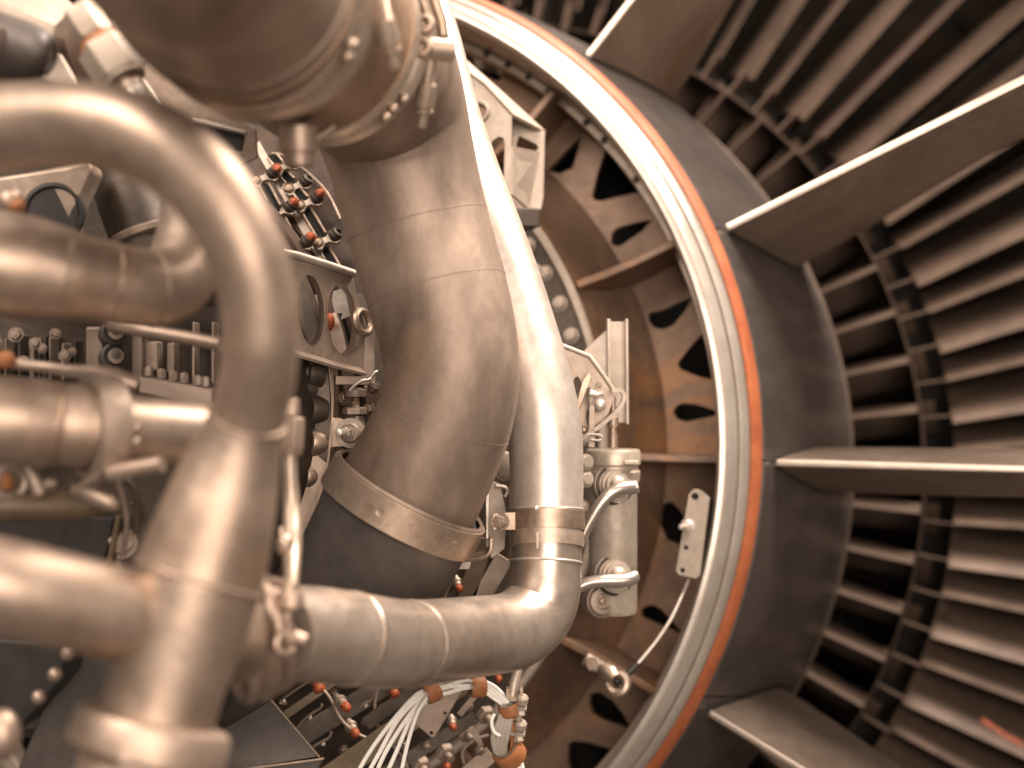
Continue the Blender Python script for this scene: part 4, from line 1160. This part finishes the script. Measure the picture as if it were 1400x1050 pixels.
part('hook', MB().tube([P(a, b, zz - .008) for a, b, _ in spline([(678, 664, 0), (690, 666, 0), (694, 672, 0), (690, 679, 0)], 5)], .0016, 10), M['bright'], o)
solo('round_boss', MB().lathe(P(690, 637, 1.27), Vector((.6, -.8, .1)), [(-.01, .0001), (-.01, .0135), (0, .0135), (.001, .0115), (.003, .0115), (.004, .009), (.004, .0001)], 28), M['cast'], 'round pale boss half hidden between duct and shiny pipe', 'boss')
def strap(q0, q1, w, mat, label, z0=1.33, z1=1.33, name='casing_strap', grp='straps around the lower casing', mid=None):
    ks = [(q0[0], q0[1], z0), (q1[0], q1[1], z1)]
    if mid: ks.insert(1, (mid[0], mid[1], (z0 + z1) / 2))
    pp_ = [P(*k) for k in (spline(ks, 6) if mid else ks)]
    d = (pp_[-1] - pp_[0]).normalized()
    return solo(name, MB().ribbon(pp_, Vector((0, 1, 0)).cross(d), w, .004), mat, label, 'strap', grp, bevel=.0004)
strap((634, 828), (664, 736), .0165, M['olive'], 'olive strap right of the orange nozzle tip between the duct and shiny pipe')
strap((655, 822), (690, 762), .017, M['plate'], 'grey strap nearest the shiny pipe above its lower run')
strap((596, 826), (626, 755), .012, M['band'], 'pale narrow strap beside the dark sleeve')
strap((600, 826), (640, 800), .006, M['case'], 'dark thin strap behind the orange nozzle tip', 1.35, 1.35)

# ------------------------------------------------------------------ lower casing: nozzles, straps, panels
def nozzle(x, y, dx, dy, z, size, label, body=True):
    o = thing('fuel_nozzle', label, 'nozzle', P(x, y, z), 'orange tipped nozzles on the casing')
    d = (P(x + dx, y + dy, z - .004) - P(x, y, z)).normalized()
    b = px(size * .84, z)
    if body:
        part('body', MB().lathe(P(x, y, z), -d, [(0, b * .8), (b * .2, b * 1.0), (b * 1.2, b * 1.05), (b * 1.3, b * 1.3), (b * 1.8, b * 1.35), (b * 1.9, b * .9), (b * 3.2, b * .85), (b * 3.2, .0001)], 18), M['plate'], o)
    prof = [(-b * .2, b * .6), (0, b * .95), (b * .5, b * 1.0), (b * 1.0, b * .85), (b * 1.5, b * .5), (b * 1.7, .0001)]
    mb = MB().lathe(P(x, y, z), d, prof, 14)
    rnd = random.Random(int(x))
    mb.v = [q + Vector((rnd.uniform(-1, 1), rnd.uniform(-1, 1), rnd.uniform(-1, 1))) * b * .09 for q in mb.v]
    part('tip', mb, M['cap'], o, label='lumpy orange tip', sharp=60)
nozzle(436, 938, -1, 3, 1.33, 10.5, 'largest orange nozzle tip, just below the shiny pipe at left')
nozzle(471, 965, 4, 4, 1.34, 8.5, 'orange tipped nozzle below and right of the largest one')
nozzle(484, 1000, 3, 5, 1.35, 8, 'grey bodied orange tipped nozzle above the olive strap')
nozzle(540, 946, -2, 4, 1.36, 8, 'orange nozzle tip under the shiny pipe, left of the white wires', False)
nozzle(619, 992, 1, 5, 1.38, 6.5, 'orange tipped nozzle right of the square corner plate')
nozzle(682, 926, -1, 5, 1.38, 6.5, 'small orange tip directly under the right end of the shiny pipe', False)
nozzle(627, 802, 2, 6, 1.33, 6.5, 'orange tipped nozzle in the gap above the shiny pipe')
nozzle(655, 733, 2, 5, 1.34, 5, 'orange tip behind the right end of the wide clamp', False)
nozzle(452, 664, -1, 5, 1.30, 6, 'orange tip beside the curved strap at the left of the wide clamp', False)
nozzle(611, 1046, 1, 5, 1.40, 6.5, 'dim orange tip at the bottom edge between wires and taped bundle', False)
strap((640, 928), (436, 1072), .0215, M['olive'], 'widest olive strap crossing behind the white wires', 1.36, 1.33)
strap((575, 936), (500, 990), .013, M['case'], 'dark strap under the shiny pipe, left of the white wires', 1.37, 1.36)
strap((528, 936), (388, 1020), .020, M['case'], 'broad dark strap between the orange nozzles', 1.385, 1.36)
strap((466, 925), (372, 990), .008, M['olive'], 'thin olive strap nearest the dark square panel', 1.37, 1.35)
strap((520, 1000), (470, 1060), .010, M['case'], 'dark strap below the widest olive strap', 1.37, 1.36)
strap((650, 980), (480, 1085), .012, M['case'], 'dark strap near the bottom edge, right of the white wires', 1.40, 1.38)
strap((672, 1030), (620, 1075), .016, M['plate'], 'grey bar at the bottom edge beside the taped bundle', 1.38, 1.38)
def clip(pts, label, z=1.33):
    o = thing('wire_clip', label, 'clip', P(pts[0][0], pts[0][1], z), 'bent wire clips on the lower casing')
    part('clip_wire', MB().tube([P(a, b, z) for a, b, _ in spline([(*q, 0) for q in pts], 4)], .0013, 8), M['band'], o)
    a, b = pts[len(pts) // 2]
    part('rivet', MB().ball(P(a + 2, b + 3, z + .002), .0022, 10), M['bright'], o)
clip([(421, 932), (400, 946), (386, 956), (383, 961), (392, 962)], 'wire clip beside the corner of the dark square panel')
clip([(440, 962), (438, 968), (422, 978), (410, 990), (402, 1000)], 'wire clip between two orange nozzles')
clip([(453, 1000), (450, 1008), (440, 1014), (428, 1021)], 'wire clip under the nozzle, right of the dark panel')
clip([(512, 944), (508, 956), (498, 962), (490, 970)], 'wire clip right of the second orange nozzle')
o = thing('shield_panel', 'dark square shield panel with a bright edge at the bottom left', 'panel', P(380, 1010, 1.20))
quad('panel_face', [(300, 1000, 1.22), (371, 958, 1.21), (436, 1034, 1.19), (330, 1052, 1.19), (280, 1060, 1.2)], Vector((0, .004, 0)), M['sleeve'], o)
part('bright_edge', MB().tube([P(371, 957, 1.208), P(404, 996, 1.199), P(437, 1035, 1.189)], .0010, 8), M['band'], o)
quad('lower_face', [(280, 1062, 1.185), (424, 1041, 1.185), (443, 1037, 1.185), (430, 1060, 1.185), (280, 1085, 1.185)], Vector((0, .004, 0)), M['sleeve'], o)
part('lower_edge', MB().tube([P(300, 1056, 1.184), P(424, 1040, 1.184), P(443, 1037, 1.184)], .0011, 8), M['plate'], o)
quad('side_sheet', [(300, 930, 1.30), (380, 925, 1.30), (372, 955, 1.25), (310, 995, 1.25), (280, 1010, 1.26)], Vector((0, .004, 0)), M['sleeve'], o)
o = thing('corner_plate', 'olive grey square plate with a drilled corner behind the white wires', 'plate', P(590, 975, 1.34))
m = MB().prism([P(a, b, 1.345) for a, b in ((566, 960), (590, 935), (640, 930), (616, 972), (597, 1003), (594, 1008), (589, 1008), (566, 988))], Vector((0, .003, 0)), [[P(a, b, 1.345) for a, b in circ(589.5, 1002, 2.4, 12)]])
part('plate_face', m, M['plate'], o, bevel=.0004)
part('plate_rivet', MB().ball(P(609, 975, 1.343), .0016, 8), M['dark'], o)
for x, y, lb in ((662, 975, 'blurred nut left of the taped bundle'), (607, 1026, 'blurred nut below the corner plate'), (574, 1044, 'blurred nut at the bottom edge beside the white wires'), (636, 1000, 'blurred nut right of the orange tipped nozzle')):
    o = thing('casing_nut', lb, 'nut', P(x, y, 1.42))
    d = Vector((.45, -.8, -.4)).normalized()
    part('nut', MB().hexa(P(x, y, 1.42), d, .0095, .008), M['plate'], o)
    part('stud', MB().lathe(P(x, y, 1.42), d, [(0, .0001), (0, .0048), (.016, .0046), (.017, .0001)], 14), M['plate'], o)
bar('support_rod', [(650, 950, 1.36), (628, 977, 1.36)], .0055, .004, M['plate'], 'short grey rod between the corner plate and the wires', 'rod', wd=Vector((.8, 0, .6)))
bar('angle_arm', [(640, 996, 1.39), (650, 1004, 1.39), (658, 1020, 1.39)], .005, .004, M['plate'], 'bent grey arm left of the taped bundle', 'arm', wd=Vector((.8, 0, .4)))

# ------------------------------------------------------------------ white wiring harness
hz = 1.235
o = thing('wire_harness', 'bundle of white wires held by orange rubber clamps under the shiny pipe', 'harness', P(590, 945, hz))
for k in range(4):
    e = (k - 1.5)
    w1, w2 = (0, 2.2, -1.6, 1.0)[k], (1.5, -1.2, .8, -1.5)[k]
    ks = [(500 + e * 14, 1075, hz, 3.1), (522 + e * 12 + w1, 1030, hz, 3.1), (549 + e * 9 + w2, 985, hz, 3.1), (574 + e * 5, 956 + e * 2.4, hz, 3.0), (590 + e * .8, 945 + e * 4.2, hz, 2.9),
          (612, 938 + e * 5.6 + w1, hz, 3), (636, 934 + e * 5.4 + w2, hz, 3), (656, 936 + e * 4, hz, 2.9), (676 - e * .8, 947 + e * 5, hz, 2.9), (693 - e * 2, 962 + e * 2, hz, 2.9)]
    mb, _, _ = seg_tube(ks, 6, 10)
    part('wire', mb, M['wire'], o)
mb, _, _ = seg_tube([(545, 1075, hz - .006, 2.9), (553, 1035, hz - .006, 2.9), (562, 1000, hz - .006, 2.9), (572, 972, hz - .006, 2.9), (582, 956, hz - .006, 2.9), (588, 950, hz - .006, 2.8)], 6, 10)
part('wire', mb, M['wire'], o)
def cushion(x, y, ax, r, w, label):
    c = thing('cushion_clamp', label, 'clamp', P(x, y, hz), 'orange rubber cushion clamps on the harness')
    b = px(1, hz)
    ax = ax.normalized()
    part('rubber_ring', MB().lathe(P(x, y, hz), ax, [(-w * b, r * .72 * b), (-w * b, r * .92 * b), (-w * .7 * b, r * 1.0 * b), (w * .7 * b, r * 1.03 * b), (w * b, r * .92 * b), (w * b, r * .7 * b)], 32), M['rubber'], c)
    part('metal_band', MB().lathe(P(x, y, hz), ax, [(-w * 1.12 * b, r * .70 * b), (-w * 1.12 * b, r * .84 * b), (-w * b, r * .84 * b)], 32), M['band'], c)
    return c
cushion(590, 945, Vector((.80, .35, .35)), 15.5, 10, 'orange rubber clamp on the white wires where they fan out')
cushion(653, 939, Vector((.85, .30, -.05)), 14.5, 10, 'orange rubber clamp on the white wires, second from the fan out')
cushion(697, 968, Vector((.3, .25, -.9)), 16, 8, 'orange rubber clamp where the wires turn down')
o = thing('taped_bundle', 'wires wrapped in grey tape hanging down at the bottom edge', 'harness', P(692, 1000, hz))
for k in range(4):
    e = k - 1.5
    mb, _, _ = seg_tube([(694 + e * 3, 962, hz, 3.4), (690 + e * 5, 985, hz - .004, 4.2), (684 + e * 6, 1005, hz - .004, 4.6), (684 + e * 4, 1028, hz - .002, 4.2), (696 + e * 4, 1048, hz, 3.6), (706 + e * 4, 1075, hz, 3.4)], 5, 12)
    part('wrapped_wire', mb, M['tape'], o)
mb, _, _ = seg_tube([(676, 976, hz - .01, 2.6), (672, 986, hz - .012, 2.6), (675, 1000, hz - .012, 2.6), (684, 1006, hz - .012, 2.4)], 5, 10)
part('tie', mb, M['wire'], o)
for k in range(3):
    e = k - 1
    mb, _, _ = seg_tube([(700 + e * 5, 1034, hz - .006, 3), (708 + e * 5, 1044, hz - .006, 3), (712 + e * 6, 1075, hz - .006, 3)], 5, 10)
    part('loose_wire', mb, M['wire'], o)
c = cushion(696, 1030, Vector((.5, .5, -.8)), 22, 12, 'large orange rubber clamp around the taped bundle at the bottom')
part('rubber_tail', MB().ribbon([P(a, b, hz + .004) for a, b, _ in spline([(702, 985, 0), (706, 1004, 0), (704, 1024, 0), (694, 1040, 0)], 5)], Vector((.4, 1, 0)), .016, .006), M['rubber'], c, bevel=.001)
for x, y, lb in ((714, 961, 'upper pair of small bolts on the right of the taped bundle'), (712, 996, 'lower pair of small bolts on the right of the taped bundle')):
    o = thing('clamp_bolt', lb, 'bolt', P(x, y, hz))
    part('tab', MB().ribbon([P(x - 20, y + 3, hz - .002), P(x + 6, y + 6, hz - .002)], Vector((0, 1, .3)), .010, .002), M['tape'], o)
    part('head', MB().lathe(P(x, y - 6, hz - .004), Vector((.1, -.3, 1)), [(-.004, .0001), (-.004, .0052), (.001, .0056), (.003, .004), (.003, .0001)], 16), M['cast'], o)
    part('shank', MB().lathe(P(x - 4, y + 12, hz - .004), Vector((.1, -.3, 1)), [(-.008, .0001), (-.008, .003), (.006, .0035), (.006, .0001)], 12), M['cast'], o)
    part('nut', MB().hexa(P(x - 3, y + 12, hz - .004), Vector((.1, -.3, -1)), .0046, .004), M['cast'], o)
o = thing('saddle_clip', 'pale pipe saddle under the elbow of the shiny pipe', 'clip', P(706, 940, 1.24))
part('saddle', MB().ribbon([P(a, b, 1.235) for a, b, _ in spline([(694, 940, 0), (695, 950, 0), (703, 955, 0), (712, 950, 0), (713, 938, 0)], 5)], Vector((0, 1, 0)), .012, .0025), M['band'], o)
part('post', MB().tube([P(708, 915, 1.25), P(702, 935, 1.245), P(699, 960, 1.24)], px(7, 1.24), 14), M['filter'], o)

for pa_, pb_, lb in (((1342, 983), (1398, 1018), 'bright orange strip on a guide vane near the right edge'),):
    a, b = P(*pa_, 2.12), P(*pb_, 2.10)
    solo('orange_strip', MB().ribbon([a, (a + b) / 2 + Vector((0, 0, -.002)), b], Vector((.2, .2, 1)), .006, .002), M['cap'], lb, 'strip')

def line(pts, r, mat, label, name='fuel_line'):
    mb, _, _ = seg_tube([(a, b, c, r) for a, b, c in pts], 6, 12)
    return solo(name, mb, M[mat], label, 'line')
line([(420, 925, 1.36), (448, 950, 1.355), (470, 988, 1.35), (505, 1010, 1.35), (540, 1004, 1.36), (566, 985, 1.365)], 2.2, 'plate', 'thin grey line looping under the orange nozzles to the corner plate')
line([(520, 930, 1.38), (512, 965, 1.37), (520, 1000, 1.365), (548, 1032, 1.37), (560, 1060, 1.37)], 2.6, 'strut', 'thin brown line passing behind the white wires to the bottom edge')
line([(640, 1060, 1.40), (632, 1030, 1.40), (648, 1012, 1.40), (668, 1005, 1.40)], 2.4, 'plate', 'thin bent line left of the large orange clamp')
line([(372, 210, 1.385), (392, 214, 1.38), (420, 236, 1.37), (446, 262, 1.35), (466, 300, 1.335)], 2.2, 'plate', 'thin line along the rusty casing right of the vane levers')
line([(404, 470, 1.30), (412, 520, 1.285), (410, 580, 1.28), (404, 640, 1.275), (398, 690, 1.27)], 3.0, 'strut', 'thin brown line in the shade left of the curved strap')
line([(0, 545, 1.02), (60, 548, 1.01), (120, 560, 1.0), (170, 690, 1.0), (168, 760, 1.0)], 4, 'strut', 'brown line dropping behind the hoop clamp at the left')
line([(150, 640, 1.04), (178, 660, 1.03), (188, 690, 1.03), (186, 730, 1.03)], 5, 'case', 'dark hose beside the gearbox housing at the left')
line([(586, 818, 1.36), (604, 790, 1.355), (622, 772, 1.35), (650, 755, 1.34)], 2.4, 'band', 'thin pale line between the dark sleeve and the olive strap')
for k, (x, y) in enumerate(((455, 948), (500, 985), (523, 968), (552, 1018), (470, 1025), (583, 1020), (640, 965), (655, 1025))):
    bolt(case, P(x, y, 1.372), Vector((.4, -.8, -.4)), .0042, M['strut'], h=1.0)
for k, (x, y) in enumerate(((411, 500), (432, 508), (405, 555), (408, 600), (402, 625), (470, 545), (505, 560), (512, 530), (470, 620))):
    bolt(case, P(x, y, 1.25), Vector((-.5, -.8, .1)), .0048, M['strut'], h=1.0)
